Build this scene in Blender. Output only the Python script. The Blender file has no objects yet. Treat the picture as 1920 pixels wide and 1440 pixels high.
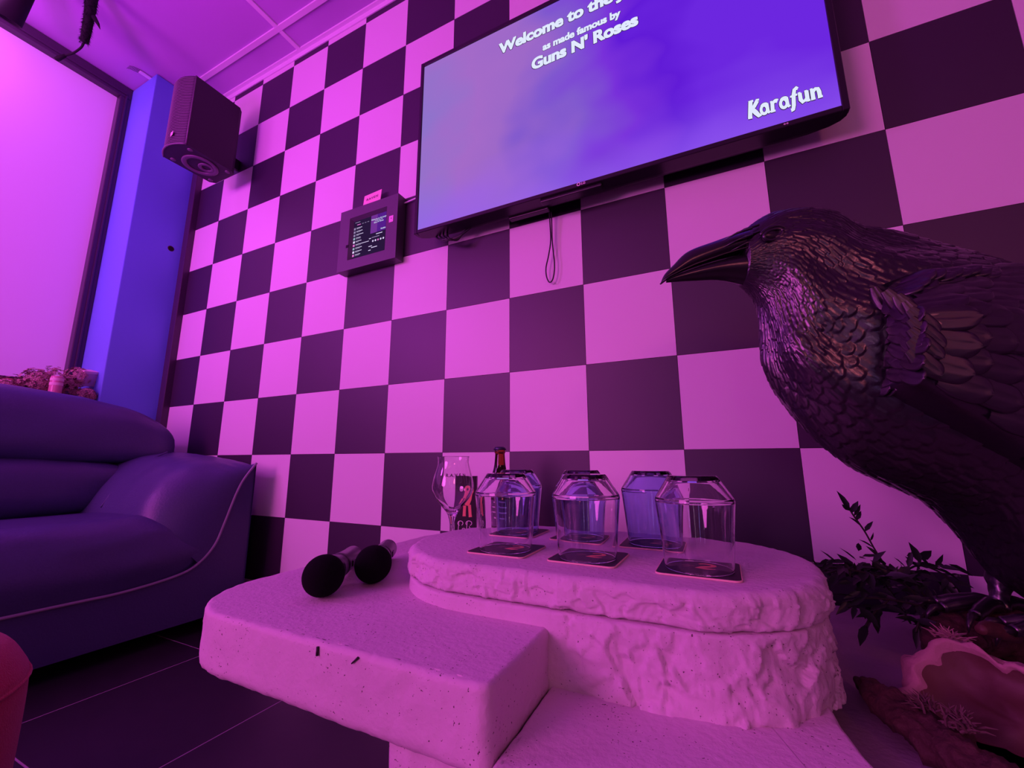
import bpy, bmesh, math, random
import numpy as np
from mathutils import Vector, Matrix, noise
from mathutils.bvhtree import BVHTree

random.seed(7)
np.random.seed(7)
SC = bpy.context.scene
COL = SC.collection
PI = math.pi

# ------------------------------------------------------------------ camera
cam_d = bpy.data.cameras.new('camera')
cam = bpy.data.objects.new('camera', cam_d)
COL.objects.link(cam)
SC.camera = cam
cam_d.sensor_fit = 'HORIZONTAL'
cam_d.sensor_width = 36.0
cam_d.lens = 36.0 * 785.34 / 1920.0
cam_d.clip_start = 0.01
CAM = Vector((0.574, -1.1766, -0.0274))
yaw, pitch, roll = 0.4482, 0.1812, -0.002
r_ = Vector((math.cos(yaw), math.sin(yaw), 0))
f_ = Vector((-math.sin(yaw), math.cos(yaw), 0))
u_ = Vector((0, 0, 1))
f2 = f_ * math.cos(pitch) + u_ * math.sin(pitch)
u2 = u_ * math.cos(pitch) - f_ * math.sin(pitch)
r3 = r_ * math.cos(roll) + u2 * math.sin(roll)
u3 = u2 * math.cos(roll) - r_ * math.sin(roll)
M = Matrix((r3, u3, -f2)).transposed().to_4x4()
M.translation = CAM
cam.matrix_world = M

# ------------------------------------------------------------------ world, exposure, lights
SC.view_settings.view_transform = 'Standard'
SC.view_settings.look = 'None'
SC.view_settings.exposure = 0.0
SC.view_settings.gamma = 1.0
SC.view_settings.use_curve_mapping = False
SC.cycles.use_denoising = True
SC.cycles.max_bounces = 14
SC.cycles.transmission_bounces = 12
SC.cycles.transparent_max_bounces = 12
SC.cycles.sample_clamp_indirect = 6.0
SC.cycles.blur_glossy = 0.5
world = bpy.data.worlds.new('world')
SC.world = world
world.use_nodes = True
world.node_tree.nodes['Background'].inputs[0].default_value = (0.30, 0.03, 0.34, 1)
world.node_tree.nodes['Background'].inputs[1].default_value = 0.05


def area(name, loc, target, size, power, color, shape='DISK', spread=180):
    d = bpy.data.lights.new(name, 'AREA')
    d.shape = shape
    d.size = size
    d.energy = power
    d.color = color
    d.spread = math.radians(spread)
    o = bpy.data.objects.new(name, d)
    COL.objects.link(o)
    o.location = loc
    o.rotation_euler = (Vector(target) - Vector(loc)).to_track_quat('-Z', 'Y').to_euler()
    return o


# magenta LED wash from the left of the room, a pinker one from behind the camera, a violet one over the window
area('magenta_wash_lamp', (-1.85, -2.00, 1.05), (-0.1, 0.0, 0.55), 0.45, 12, (0.90, 0.115, 1.05))
area('pink_wash_lamp', (-1.25, -3.70, 0.80), (0.4, -0.2, 0.2), 1.4, 58, (1.0, 0.115, 0.80))
area('violet_window_lamp', (-1.95, -1.00, 1.93), (-2.30, -0.85, 1.6), 0.14, 3.0, (0.95, 0.15, 1.1))
area('violet_ceiling_lamp', (-1.2, -1.5, 0.9), (-1.3, -0.5, 2.06), 0.3, 13, (0.70, 0.015, 1.0))
area('amber_side_lamp', (1.95, -2.55, 0.95), (0.85, -0.4, 0.1), 0.35, 5.5, (1.0, 0.19, 0.28))

# ------------------------------------------------------------------ materials
MATS = {}


def mat(name, color, rough=0.5, spec=0.5, metal=0.0, bump=None, var=None, sheen=0.0, coat=0.0):
    if name in MATS:
        return MATS[name]
    m = bpy.data.materials.new(name)
    m.use_nodes = True
    nt = m.node_tree
    b = nt.nodes['Principled BSDF']
    b.inputs['Base Color'].default_value = (*color, 1)
    b.inputs['Roughness'].default_value = rough
    b.inputs['Specular IOR Level'].default_value = spec
    b.inputs['Metallic'].default_value = metal
    b.inputs['Coat Weight'].default_value = coat
    if sheen:
        b.inputs['Sheen Weight'].default_value = sheen
    tc = nt.nodes.new('ShaderNodeTexCoord')
    if var:                                   # (scale, amount): mottled grain of the same colour
        n = nt.nodes.new('ShaderNodeTexNoise')
        n.inputs['Scale'].default_value = var[0]
        n.inputs['Detail'].default_value = 6
        nt.links.new(tc.outputs['Object'], n.inputs['Vector'])
        mx = nt.nodes.new('ShaderNodeMix')
        mx.data_type = 'RGBA'
        k = var[1]
        mx.inputs[6].default_value = (*[c * (1 - k) for c in color], 1)
        mx.inputs[7].default_value = (*[min(1, c * (1 + k)) for c in color], 1)
        nt.links.new(n.outputs['Fac'], mx.inputs[0])
        nt.links.new(mx.outputs[2], b.inputs['Base Color'])
    if bump:                                  # (scale, strength, distance)
        n2 = nt.nodes.new('ShaderNodeTexNoise')
        n2.inputs['Scale'].default_value = bump[0]
        n2.inputs['Detail'].default_value = 8
        nt.links.new(tc.outputs['Object'], n2.inputs['Vector'])
        bp = nt.nodes.new('ShaderNodeBump')
        bp.inputs['Strength'].default_value = bump[1]
        bp.inputs['Distance'].default_value = bump[2]
        nt.links.new(n2.outputs['Fac'], bp.inputs['Height'])
        nt.links.new(bp.outputs['Normal'], b.inputs['Normal'])
    MATS[name] = m
    return m


def emit(name, color, strength=1.0):
    if name in MATS:
        return MATS[name]
    m = bpy.data.materials.new(name)
    m.use_nodes = True
    nt = m.node_tree
    nt.nodes.remove(nt.nodes['Principled BSDF'])
    e = nt.nodes.new('ShaderNodeEmission')
    e.inputs[0].default_value = (*color, 1)
    e.inputs[1].default_value = strength
    nt.links.new(e.outputs[0], nt.nodes['Material Output'].inputs[0])
    MATS[name] = m
    return m


def glass(name, color=(1, 1, 1), rough=0.0, ior=1.47):
    m = bpy.data.materials.new(name)
    m.use_nodes = True
    b = m.node_tree.nodes['Principled BSDF']
    b.inputs['Base Color'].default_value = (*color, 1)
    b.inputs['Roughness'].default_value = rough
    b.inputs['IOR'].default_value = ior
    b.inputs['Transmission Weight'].default_value = 1.0
    MATS[name] = m
    return m


WHITE_TILE = mat('white_tile', (0.78, 0.76, 0.74), 0.42, 0.4)
BLACK_TILE = mat('black_tile', (0.026, 0.010, 0.034), 0.50, 0.8, bump=(90, 0.05, 0.002))
WALLBACK = mat('tile_bed', (0.30, 0.28, 0.28), 0.8)
PAINT = mat('grey_plaster', (0.35, 0.33, 0.36), 0.8, bump=(40, 0.1, 0.002))
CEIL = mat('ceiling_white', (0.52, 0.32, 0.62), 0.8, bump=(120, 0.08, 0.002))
TBAR = mat('ceiling_bar_white', (0.80, 0.76, 0.80), 0.5)
BLUEPAINT = mat('blue_column_paint', (0.16, 0.32, 0.82), 0.6, bump=(60, 0.1, 0.002))
FRAME = mat('dark_window_frame', (0.055, 0.03, 0.06), 0.35)
BLIND = mat('white_blind', (0.58, 0.56, 0.62), 0.75)
SOFA = mat('slate_leather', (0.062, 0.066, 0.165), 0.42, 0.5, bump=(160, 0.25, 0.003), var=(300, 0.18))
PIPING = mat('sofa_piping', (0.30, 0.27, 0.36), 0.5)
FLOORT = mat('floor_tile_dark', (0.022, 0.018, 0.024), 0.38, 0.5, bump=(30, 0.05, 0.002), var=(25, 0.25))
GROUT = mat('floor_grout', (0.30, 0.24, 0.28), 0.8)
BLACKP = mat('black_plastic', (0.014, 0.012, 0.016), 0.33, 0.5)
BLACKM = mat('black_matte', (0.010, 0.009, 0.011), 0.75, 0.3)
FOAM = mat('black_foam', (0.004, 0.004, 0.005), 0.95, 0.1, bump=(600, 0.4, 0.002))
MICBODY = mat('gunmetal', (0.16, 0.15, 0.17), 0.32, 0.5, metal=0.85)
RAVEN = mat('black_glossy_resin', (0.006, 0.005, 0.009), 0.31, 1.0, bump=(220, 0.16, 0.0025), coat=0.15)
BEAK = mat('black_beak_resin', (0.010, 0.009, 0.012), 0.26, 0.7, bump=(90, 0.08, 0.002))
LEAF = mat('dark_leaf', (0.012, 0.020, 0.014), 0.45, 0.4)
STEM = mat('dark_stem', (0.02, 0.016, 0.014), 0.7)
BARK = mat('brown_bark', (0.050, 0.021, 0.015), 0.8, bump=(55, 0.9, 0.01), var=(30, 0.6))
AGATE = mat('agate_brown', (0.075, 0.032, 0.022), 0.6, bump=(35, 0.4, 0.006), var=(12, 0.35))
RIND = mat('pale_rind', (0.33, 0.20, 0.19), 0.8, bump=(80, 0.5, 0.006), var=(40, 0.25))
MOSS = mat('pale_moss', (0.10, 0.062, 0.052), 0.9)
FLOWER = mat('dried_petal', (0.46, 0.28, 0.26), 0.85)
FLOWERD = mat('dried_petal_dark', (0.27, 0.15, 0.15), 0.85)
PAPER = mat('pale_paper', (0.80, 0.62, 0.60), 0.7)
ORANGE = mat('orange_print', (0.90, 0.34, 0.20), 0.6)
CREAM = mat('cream_print', (0.85, 0.80, 0.78), 0.6)
INK = mat('black_ink', (0.015, 0.012, 0.015), 0.6)
COASTER = mat('coaster_black', (0.018, 0.014, 0.018), 0.55)
CORK = mat('coaster_board', (0.80, 0.55, 0.45), 0.75)
RED = mat('red_velvet', (0.36, 0.03, 0.055), 0.85, 0.2, bump=(400, 0.5, 0.003), sheen=0.3)
CLEAR = glass('clear_glass')
BLUEG = glass('blue_glass', (0.62, 0.74, 0.97))
BROWNG = glass('brown_glass', (0.28, 0.07, 0.02))
SCREENTXT = emit('screen_text', (0.72, 0.78, 1.0), 1.05)
SCREENDARK = emit('screen_dark', (0.010, 0.006, 0.020), 1.0)

# travertine-like plaster of the table: pits are dark specks in the stone itself
def stone_material():
    m = bpy.data.materials.new('pitted_plaster')
    m.use_nodes = True
    nt = m.node_tree
    b = nt.nodes['Principled BSDF']
    b.inputs['Roughness'].default_value = 0.75
    b.inputs['Specular IOR Level'].default_value = 0.25
    tc = nt.nodes.new('ShaderNodeTexCoord')
    big = nt.nodes.new('ShaderNodeTexNoise')
    big.inputs['Scale'].default_value = 9
    big.inputs['Detail'].default_value = 6
    pit = nt.nodes.new('ShaderNodeTexNoise')
    pit.inputs['Scale'].default_value = 330
    pit.inputs['Detail'].default_value = 2
    dens = nt.nodes.new('ShaderNodeTexNoise')
    dens.inputs['Scale'].default_value = 14
    for n in (big, pit, dens):
        nt.links.new(tc.outputs['Object'], n.inputs['Vector'])
    add = nt.nodes.new('ShaderNodeMath')
    add.operation = 'MULTIPLY_ADD'
    nt.links.new(dens.outputs['Fac'], add.inputs[0])
    add.inputs[1].default_value = 0.22
    nt.links.new(pit.outputs['Fac'], add.inputs[2])
    rmp = nt.nodes.new('ShaderNodeMapRange')
    rmp.inputs[1].default_value = 0.80
    rmp.inputs[2].default_value = 0.86
    nt.links.new(add.outputs[0], rmp.inputs[0])
    c1 = nt.nodes.new('ShaderNodeMix')
    c1.data_type = 'RGBA'
    c1.inputs[6].default_value = (0.58, 0.49, 0.53, 1)
    c1.inputs[7].default_value = (0.72, 0.61, 0.66, 1)
    nt.links.new(big.outputs['Fac'], c1.inputs[0])
    c2 = nt.nodes.new('ShaderNodeMix')
    c2.data_type = 'RGBA'
    nt.links.new(rmp.outputs[0], c2.inputs[0])
    nt.links.new(c1.outputs[2], c2.inputs[6])
    c2.inputs[7].default_value = (0.12, 0.07, 0.08, 1)
    nt.links.new(c2.outputs[2], b.inputs['Base Color'])
    fine = nt.nodes.new('ShaderNodeTexNoise')
    fine.inputs['Scale'].default_value = 130
    fine.inputs['Detail'].default_value = 8
    nt.links.new(tc.outputs['Object'], fine.inputs['Vector'])
    sub = nt.nodes.new('ShaderNodeMath')
    sub.operation = 'SUBTRACT'
    nt.links.new(fine.outputs['Fac'], sub.inputs[0])
    nt.links.new(rmp.outputs[0], sub.inputs[1])
    bp = nt.nodes.new('ShaderNodeBump')
    bp.inputs['Strength'].default_value = 0.45
    bp.inputs['Distance'].default_value = 0.0025
    nt.links.new(sub.outputs[0], bp.inputs['Height'])
    nt.links.new(bp.outputs['Normal'], b.inputs['Normal'])
    return m


# the blind is lit from the street side as well, so it glows evenly
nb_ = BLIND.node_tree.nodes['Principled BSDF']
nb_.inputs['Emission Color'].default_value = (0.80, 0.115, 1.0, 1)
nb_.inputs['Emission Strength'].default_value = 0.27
STONE = stone_material()


def tv_picture():
    m = bpy.data.materials.new('tv_picture')
    m.use_nodes = True
    nt = m.node_tree
    nt.nodes.remove(nt.nodes['Principled BSDF'])
    e = nt.nodes.new('ShaderNodeEmission')
    nt.links.new(e.outputs[0], nt.nodes['Material Output'].inputs[0])
    tc = nt.nodes.new('ShaderNodeTexCoord')
    sep = nt.nodes.new('ShaderNodeSeparateXYZ')
    nt.links.new(tc.outputs['Generated'], sep.inputs[0])
    nz = nt.nodes.new('ShaderNodeTexNoise')
    nz.inputs['Scale'].default_value = 2.3
    nz.inputs['Detail'].default_value = 2
    mp = nt.nodes.new('ShaderNodeMapping')
    mp.inputs['Scale'].default_value = (1.8, 1, 1.3)
    mp.inputs['Rotation'].default_value = (0, 0.5, 0)
    nt.links.new(tc.outputs['Generated'], mp.inputs[0])
    nt.links.new(mp.outputs[0], nz.inputs['Vector'])
    ma = nt.nodes.new('ShaderNodeMath')
    ma.operation = 'MULTIPLY_ADD'
    nt.links.new(nz.outputs['Fac'], ma.inputs[0])
    ma.inputs[1].default_value = 0.42
    nt.links.new(sep.outputs['X'], ma.inputs[2])
    rp = nt.nodes.new('ShaderNodeValToRGB')
    cr = rp.color_ramp
    cr.elements[0].position = 0.18
    cr.elements[0].color = (0.28, 0.17, 0.60, 1)
    cr.elements[1].position = 1.0
    cr.elements[1].color = (0.15, 0.020, 0.74, 1)
    for p, c in ((0.36, (0.37, 0.145, 0.58)), (0.52, (0.34, 0.14, 0.58)), (0.66, (0.22, 0.10, 0.62)),
                 (0.80, (0.19, 0.030, 0.70)), (0.90, (0.120, 0.011, 0.68))):
        el = cr.elements.new(p)
        el.color = (*c, 1)
    nt.links.new(ma.outputs[0], rp.inputs[0])
    # the brighter violet band along the bottom of the picture
    nz2 = nt.nodes.new('ShaderNodeTexNoise')
    nz2.inputs['Scale'].default_value = 3.0
    nt.links.new(tc.outputs['Generated'], nz2.inputs['Vector'])
    ma2 = nt.nodes.new('ShaderNodeMath')
    ma2.operation = 'MULTIPLY_ADD'
    nt.links.new(nz2.outputs['Fac'], ma2.inputs[0])
    ma2.inputs[1].default_value = 0.5
    nt.links.new(sep.outputs['Z'], ma2.inputs[2])
    mr = nt.nodes.new('ShaderNodeMapRange')
    mr.inputs[1].default_value = 0.22
    mr.inputs[2].default_value = 0.55
    mr.inputs[3].default_value = 0.6
    mr.inputs[4].default_value = 0.0
    nt.links.new(ma2.outputs[0], mr.inputs[0])
    mx = nt.nodes.new('ShaderNodeMix')
    mx.data_type = 'RGBA'
    nt.links.new(mr.outputs[0], mx.inputs[0])
    nt.links.new(rp.outputs[0], mx.inputs[6])
    mx.inputs[7].default_value = (0.31, 0.11, 0.90, 1)
    nt.links.new(mx.outputs[2], e.inputs[0])
    e.inputs[1].default_value = 1.0
    return m


TVPIC = tv_picture()

# ------------------------------------------------------------------ helpers

def link(o, parent=None):
    COL.objects.link(o)
    if parent is not None:
        o.parent = parent
    return o


def mesh_obj(name, verts, faces, m, parent=None, smooth=False, loc=None):
    me = bpy.data.meshes.new(name)
    me.from_pydata([tuple(v) for v in verts], [], [tuple(f) for f in faces])
    me.validate()
    if m is not None:
        me.materials.append(m)
    if smooth:
        me.polygons.foreach_set('use_smooth', [True] * len(me.polygons))
    o = bpy.data.objects.new(name, me)
    if loc is not None:
        o.location = loc
    return link(o, parent)


def bm_obj(name, bm, m, parent=None, smooth=False, loc=None, recalc=True):
    if recalc:
        bmesh.ops.recalc_face_normals(bm, faces=bm.faces)
    me = bpy.data.meshes.new(name)
    bm.to_mesh(me)
    bm.free()
    if m is not None:
        me.materials.append(m)
    if smooth:
        me.polygons.foreach_set('use_smooth', [True] * len(me.polygons))
    o = bpy.data.objects.new(name, me)
    if loc is not None:
        o.location = loc
    return link(o, parent)


def thing(name, label, cat, loc=(0, 0, 0), group=None, rot=None):
    o = bpy.data.objects.new(name, None)
    COL.objects.link(o)
    o.location = loc
    if rot:
        o.rotation_euler = rot
    o.empty_display_size = 0.05
    o['label'] = label
    o['category'] = cat
    if group:
        o['group'] = group
    return o


def tag(o, label, cat, group=None):
    o['label'] = label
    o['category'] = cat
    if group:
        o['group'] = group
    return o


def struct(o):
    o['kind'] = 'structure'
    return o


def box_bm(x0, x1, y0, y1, z0, z1, bevel=0.0, seg=2, bm=None):
    own = bm is None
    b = bmesh.new()
    vs = [b.verts.new((x, y, z)) for z in (z0, z1) for y in (y0, y1) for x in (x0, x1)]
    for f in ((0, 1, 3, 2), (4, 6, 7, 5), (0, 4, 5, 1), (2, 3, 7, 6), (0, 2, 6, 4), (1, 5, 7, 3)):
        b.faces.new([vs[i] for i in f])
    if bevel > 0:
        bmesh.ops.bevel(b, geom=list(b.edges), offset=bevel, segments=seg, affect='EDGES', profile=0.5)
    if own:
        return b
    me = bpy.data.meshes.new('tmp')
    b.to_mesh(me)
    b.free()
    bm.from_mesh(me)
    bpy.data.meshes.remove(me)
    return bm


def box(name, x0, x1, y0, y1, z0, z1, m, parent=None, bevel=0.0, seg=2, loc=None):
    return bm_obj(name, box_bm(x0, x1, y0, y1, z0, z1, bevel, seg), m, parent, loc=loc)


def tube_geo(pts, rad, n=8, cap=True):
    """a tube along pts; rad a number or a list"""
    pts = [Vector(p) for p in pts]
    if not hasattr(rad, '__len__'):
        rad = [rad] * len(pts)
    verts, faces = [], []
    up = Vector((0, 0, 1))
    prev = None
    for i, p in enumerate(pts):
        t = (pts[min(i + 1, len(pts) - 1)] - pts[max(i - 1, 0)]).normalized()
        if prev is None:
            a = t.cross(up)
            if a.length < 1e-4:
                a = t.cross(Vector((1, 0, 0)))
        else:
            a = prev - t * prev.dot(t)
        a.normalize()
        prev = a
        b = t.cross(a)
        for k in range(n):
            w = 2 * PI * k / n
            verts.append(p + (a * math.cos(w) + b * math.sin(w)) * rad[i])
    for i in range(len(pts) - 1):
        for k in range(n):
            k2 = (k + 1) % n
            faces.append((i * n + k, i * n + k2, (i + 1) * n + k2, (i + 1) * n + k))
    if cap:
        faces.append(tuple(range(n - 1, -1, -1)))
        faces.append(tuple((len(pts) - 1) * n + k for k in range(n)))
    return verts, faces


def tube(name, pts, rad, m, parent=None, n=8):
    v, f = tube_geo(pts, rad, n)
    return mesh_obj(name, v, f, m, parent, smooth=True)


def lathe(name, prof, m, parent=None, n=48, loc=None, rot=None, close=True):
    """prof: list of (radius, z); revolved about z. Closed loop profiles give solid walls"""
    verts, faces, idx = [], [], []
    for (r, z) in prof:
        if r < 1e-6:
            idx.append([len(verts)] * n)
            verts.append((0, 0, z))
        else:
            s = len(verts)
            idx.append([s + k for k in range(n)])
            for k in range(n):
                w = 2 * PI * k / n
                verts.append((r * math.cos(w), r * math.sin(w), z))
    for i in range(len(prof) - 1):
        for k in range(n):
            k2 = (k + 1) % n
            q = [idx[i][k], idx[i][k2], idx[i + 1][k2], idx[i + 1][k]]
            q2 = []
            for v in q:
                if v not in q2:
                    q2.append(v)
            if len(q2) > 2:
                faces.append(q2)
    me = bpy.data.meshes.new(name)
    me.from_pydata(verts, [], faces)
    bm = bmesh.new()
    bm.from_mesh(me)
    bpy.data.meshes.remove(me)
    bmesh.ops.remove_doubles(bm, verts=bm.verts, dist=1e-6)
    o = bm_obj(name, bm, m, parent, smooth=True, loc=loc)
    if rot:
        o.rotation_euler = rot
    return o


def smooth_prof(pts, k=6):
    """Catmull-Rom through 2-D points"""
    out = []
    n = len(pts)
    for i in range(n - 1):
        p0, p1, p2, p3 = pts[max(i - 1, 0)], pts[i], pts[i + 1], pts[min(i + 2, n - 1)]
        for j in range(k):
            t = j / k
            out.append(tuple(0.5 * ((2 * p1[d]) + (-p0[d] + p2[d]) * t + (2 * p0[d] - 5 * p1[d] + 4 * p2[d] - p3[d]) * t * t
                                    + (-p0[d] + 3 * p1[d] - 3 * p2[d] + p3[d]) * t ** 3) for d in range(len(p1))))
    out.append(tuple(pts[-1]))
    return out


def text_mesh(name, body, size, m, parent=None, bold=0.0, extrude=0.0, align='LEFT', shear=0.0, space=1.0, mtx=None, res=4, xs=1.0):
    c = bpy.data.curves.new(name, 'FONT')
    c.body = body
    c.size = size
    c.offset = bold
    c.extrude = extrude
    c.align_x = align
    c.shear = shear
    c.space_character = space
    c.resolution_u = res
    t = bpy.data.objects.new(name + '_curve', c)
    COL.objects.link(t)
    dg = bpy.context.evaluated_depsgraph_get()
    me = bpy.data.meshes.new_from_object(t.evaluated_get(dg))
    bpy.data.objects.remove(t)
    bpy.data.curves.remove(c)
    me.name = name
    me.materials.clear()
    me.materials.append(m)
    if xs != 1.0:
        me.transform(Matrix.Diagonal((xs, 1, 1, 1)))
    if mtx is not None:
        me.transform(mtx)
    o = bpy.data.objects.new(name, me)
    return link(o, parent)


def facing_wall(x, y, z):
    """text plane standing upright, read from -y"""
    return Matrix.Translation((x, y, z)) @ Matrix.Rotation(PI / 2, 4, 'X')


def stroke_mesh(name, strokes, m, parent=None, mtx=None):
    """flat letters or marks from polylines: each stroke a list of (x, y, half width)"""
    verts, faces = [], []
    for st in strokes:
        b = len(verts)
        for i, (x, y, w) in enumerate(st):
            x0, y0, _ = st[max(i - 1, 0)]
            x1, y1, _ = st[min(i + 1, len(st) - 1)]
            L = math.hypot(x1 - x0, y1 - y0) or 1
            nx, ny = -(y1 - y0) / L, (x1 - x0) / L
            verts += [(x + nx * w, y + ny * w, 0), (x - nx * w, y - ny * w, 0)]
        for i in range(len(st) - 1):
            faces.append((b + 2 * i, b + 2 * i + 1, b + 2 * i + 3, b + 2 * i + 2))
    if mtx is not None:
        verts = [mtx @ Vector(v) for v in verts]
    return mesh_obj(name, verts, faces, m, parent)


def arc(cx, cy, rx, ry, a0, a1, w, n=10):
    ws = w if hasattr(w, '__len__') else (w, w)
    return [(cx + rx * math.cos(math.radians(a0 + (a1 - a0) * i / n)), cy + ry * math.sin(math.radians(a0 + (a1 - a0) * i / n)),
             ws[0] + (ws[1] - ws[0]) * i / n) for i in range(n + 1)]


# ------------------------------------------------------------------ room shell
FZ, CZ = -0.61, 2.06
XL, XR, YF = -2.30, 3.2, -4.2
T = 0.25

wall_back = struct(box('wall_back', XL - 0.1, XR, 0.006, 0.12, FZ - 0.1, CZ + 0.02, WALLBACK))
tile_me = {}
g = 0.0006
for i in range(-8, 9):
    for j in range(-3, 9):
        x0, x1 = i * T, (i + 1) * T
        z0, z1 = j * T, (j + 1) * T
        x0 = max(x0, -1.965)
        z0, z1 = max(z0, FZ), min(z1, CZ)
        if x1 - x0 < 0.01 or z1 - z0 < 0.01:
            continue
        dark = (i + j) % 2
        key = (dark, round(x1 - x0, 3), round(z1 - z0, 3))
        if key not in tile_me:
            w, h = x1 - x0 - 2 * g, z1 - z0 - 2 * g
            b = box_bm(0, w, 0, 0.006, 0, h, 0.0)
            bmesh.ops.recalc_face_normals(b, faces=b.faces)
            me = bpy.data.meshes.new('tile')
            b.to_mesh(me)
            b.free()
            me.materials.append(BLACK_TILE if dark else WHITE_TILE)
            tile_me[key] = me
        o = bpy.data.objects.new('tile', tile_me[key])
        o.location = (x0 + g, 0.0, z0 + g)
        link(o, wall_back)
struct(box('wall_right', XR, XR + 0.1, YF, 0.006, FZ, CZ, PAINT))
struct(box('wall_front', XL - 0.1, XR, YF - 0.1, YF, FZ, CZ, PAINT))

# left wall: a strip over, below and beside the window
wl = bmesh.new()
box_bm(XL - 0.1, XL, -2.70, -0.262, FZ, 0.30, bm=wl)
box_bm(XL - 0.1, XL, YF, -2.70, FZ, CZ, bm=wl)
wall_left = struct(bm_obj('wall_left', wl, PAINT))

# blue column in the corner, with a round hole low on its room side
colb = box_bm(XL - 0.08, -2.018, -0.262, 0.0, FZ, CZ, 0.004)
column = struct(bm_obj('column', colb, BLUEPAINT))
lathe('hole_rim', [(0.009, 0), (0.0145, 0.0008), (0.0155, 0)], BARK, column, 20, loc=(-2.018, -0.077, 1.115), rot=(0, PI / 2, 0))
lathe('hole', [(0.0, 0.0006), (0.0135, 0.0004)], BLACKM, column, 20, loc=(-2.018, -0.077, 1.115), rot=(0, PI / 2, 0))
struct(box('trim_1', -2.018, -1.966, -0.03, 0.006, FZ, CZ, FRAME, bevel=0.003))

# window: dark frame round a lit white blind
win = thing('window_1', 'tall window with dark frame and white blind glowing pink', 'window', (0, 0, 0))
win['kind'] = 'structure'
for nm, a in (('top_rail', (XL - 0.02, XL + 0.035, -2.70, -0.262, 1.990, CZ)), ('side_rail', (XL - 0.02, XL + 0.035, -0.310, -0.262, 0.30, 1.990)),
              ('side_rail', (XL - 0.02, XL + 0.035, -2.70, -2.645, 0.30, 1.990)), ('bottom_rail', (XL - 0.02, XL + 0.035, -2.645, -0.310, 0.30, 0.352))):
    box(nm, *a, FRAME, win, 0.004)
for a in ((XL + 0.033, XL + 0.041, -2.64, -0.285, 2.006, 2.016), (XL + 0.033, XL + 0.041, -0.290, -0.282, 0.30, 2.0)):
    box('frame_bead', *a, FRAME, win, 0.001)
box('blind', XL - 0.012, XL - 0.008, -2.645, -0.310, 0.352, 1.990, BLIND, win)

# ledge behind the sofa
struct(box('trim_2', XL, -1.97, -2.70, -0.262, 0.20, 0.235, PAINT, bevel=0.003))

# floor: dark tiles with pale joints
floor = struct(box('floor', XL - 0.1, XR, YF, 0.006, FZ - 0.1, FZ - 0.0006, GROUT))
P = 0.448
xs = [-0.893 + P * k for k in range(-4, 10)]
ys = [-0.297 - P * k for k in range(-1, 10)]
flt = {}
for xa in xs[:-1]:
    for ya in ys[:-1]:
        x0, x1 = max(xa, XL) + 0.0017, min(xa + P, XR) - 0.0017
        y0, y1 = max(ya - P, YF) + 0.0017, min(ya, 0.0) - 0.0017
        if x1 - x0 < 0.02 or y1 - y0 < 0.02:
            continue
        k = (round(x1 - x0, 3), round(y1 - y0, 3))
        if k not in flt:
            b = box_bm(0, x1 - x0, 0, y1 - y0, -0.006, 0.0, 0.0008, 1)
            bmesh.ops.recalc_face_normals(b, faces=b.faces)
            me = bpy.data.meshes.new('tile')
            b.to_mesh(me)
            b.free()
            me.materials.append(FLOORT)
            flt[k] = me
        o = bpy.data.objects.new('tile', flt[k])
        o.location = (x0, y0, FZ)
        link(o, floor)

# ceiling: hung panels between white bars, white edge trim on the tiled wall
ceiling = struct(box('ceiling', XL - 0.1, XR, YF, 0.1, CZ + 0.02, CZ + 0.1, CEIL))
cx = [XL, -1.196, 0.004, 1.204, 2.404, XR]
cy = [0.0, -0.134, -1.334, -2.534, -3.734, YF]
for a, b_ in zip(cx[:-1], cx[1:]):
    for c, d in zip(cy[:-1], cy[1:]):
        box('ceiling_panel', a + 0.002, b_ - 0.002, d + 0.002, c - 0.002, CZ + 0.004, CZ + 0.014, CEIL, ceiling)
for c in cy[1:-1]:
    box('grid_bar', XL, XR, c - 0.012, c + 0.012, CZ - 0.004, CZ + 0.008, TBAR, ceiling, 0.001)
for a in cx[1:-1]:
    for c, d in zip(cy[:-1], cy[1:]):
        box('grid_bar', a - 0.012, a + 0.012, d + 0.012, c - 0.012, CZ - 0.0035, CZ + 0.008, TBAR, ceiling, 0.001)
trim3 = struct(box('trim_3', -2.018, XR, -0.022, 0.0, CZ - 0.004, CZ + 0.008, TBAR, bevel=0.001))
struct(box('trim_4', -2.018, XR, -0.006, 0.0, 2.030, CZ - 0.003, TBAR, bevel=0.001))

# little white cable clip on the ceiling above the column
clip = thing('cable_clip', 'small white clip with wire ends on the ceiling above blue column', 'clip', (-2.083, -0.300, CZ))
box('plate', -0.012, 0.012, -0.012, 0.045, -0.006, 0.0, TBAR, clip, 0.002)
for k in range(4):
    tube('wire', [(-0.015 + 0.01 * k, -0.010, -0.003), (-0.022 + 0.01 * k, -0.040, -0.006), (-0.030 + 0.01 * k, -0.055, -0.010)], 0.0012, BLACKP, clip, 5)

# ------------------------------------------------------------------ stone table
table = thing('stone_table', 'stepped coffee table of pale pitted stone with chipped edges', 'table', (0.3, -0.5, FZ))


def resample(pts, n):
    P_ = [Vector((p[0], p[1])) for p in pts]
    L = [0.0]
    m_ = len(P_)
    for i in range(m_):
        L.append(L[-1] + (P_[(i + 1) % m_] - P_[i]).length)
    out = []
    i = 0
    for k in range(n):
        d = L[-1] * k / n
        while L[i + 1] < d:
            i += 1
        t = (d - L[i]) / max(L[i + 1] - L[i], 1e-9)
        out.append(P_[i].lerp(P_[(i + 1) % m_], t))
    return out


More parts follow.
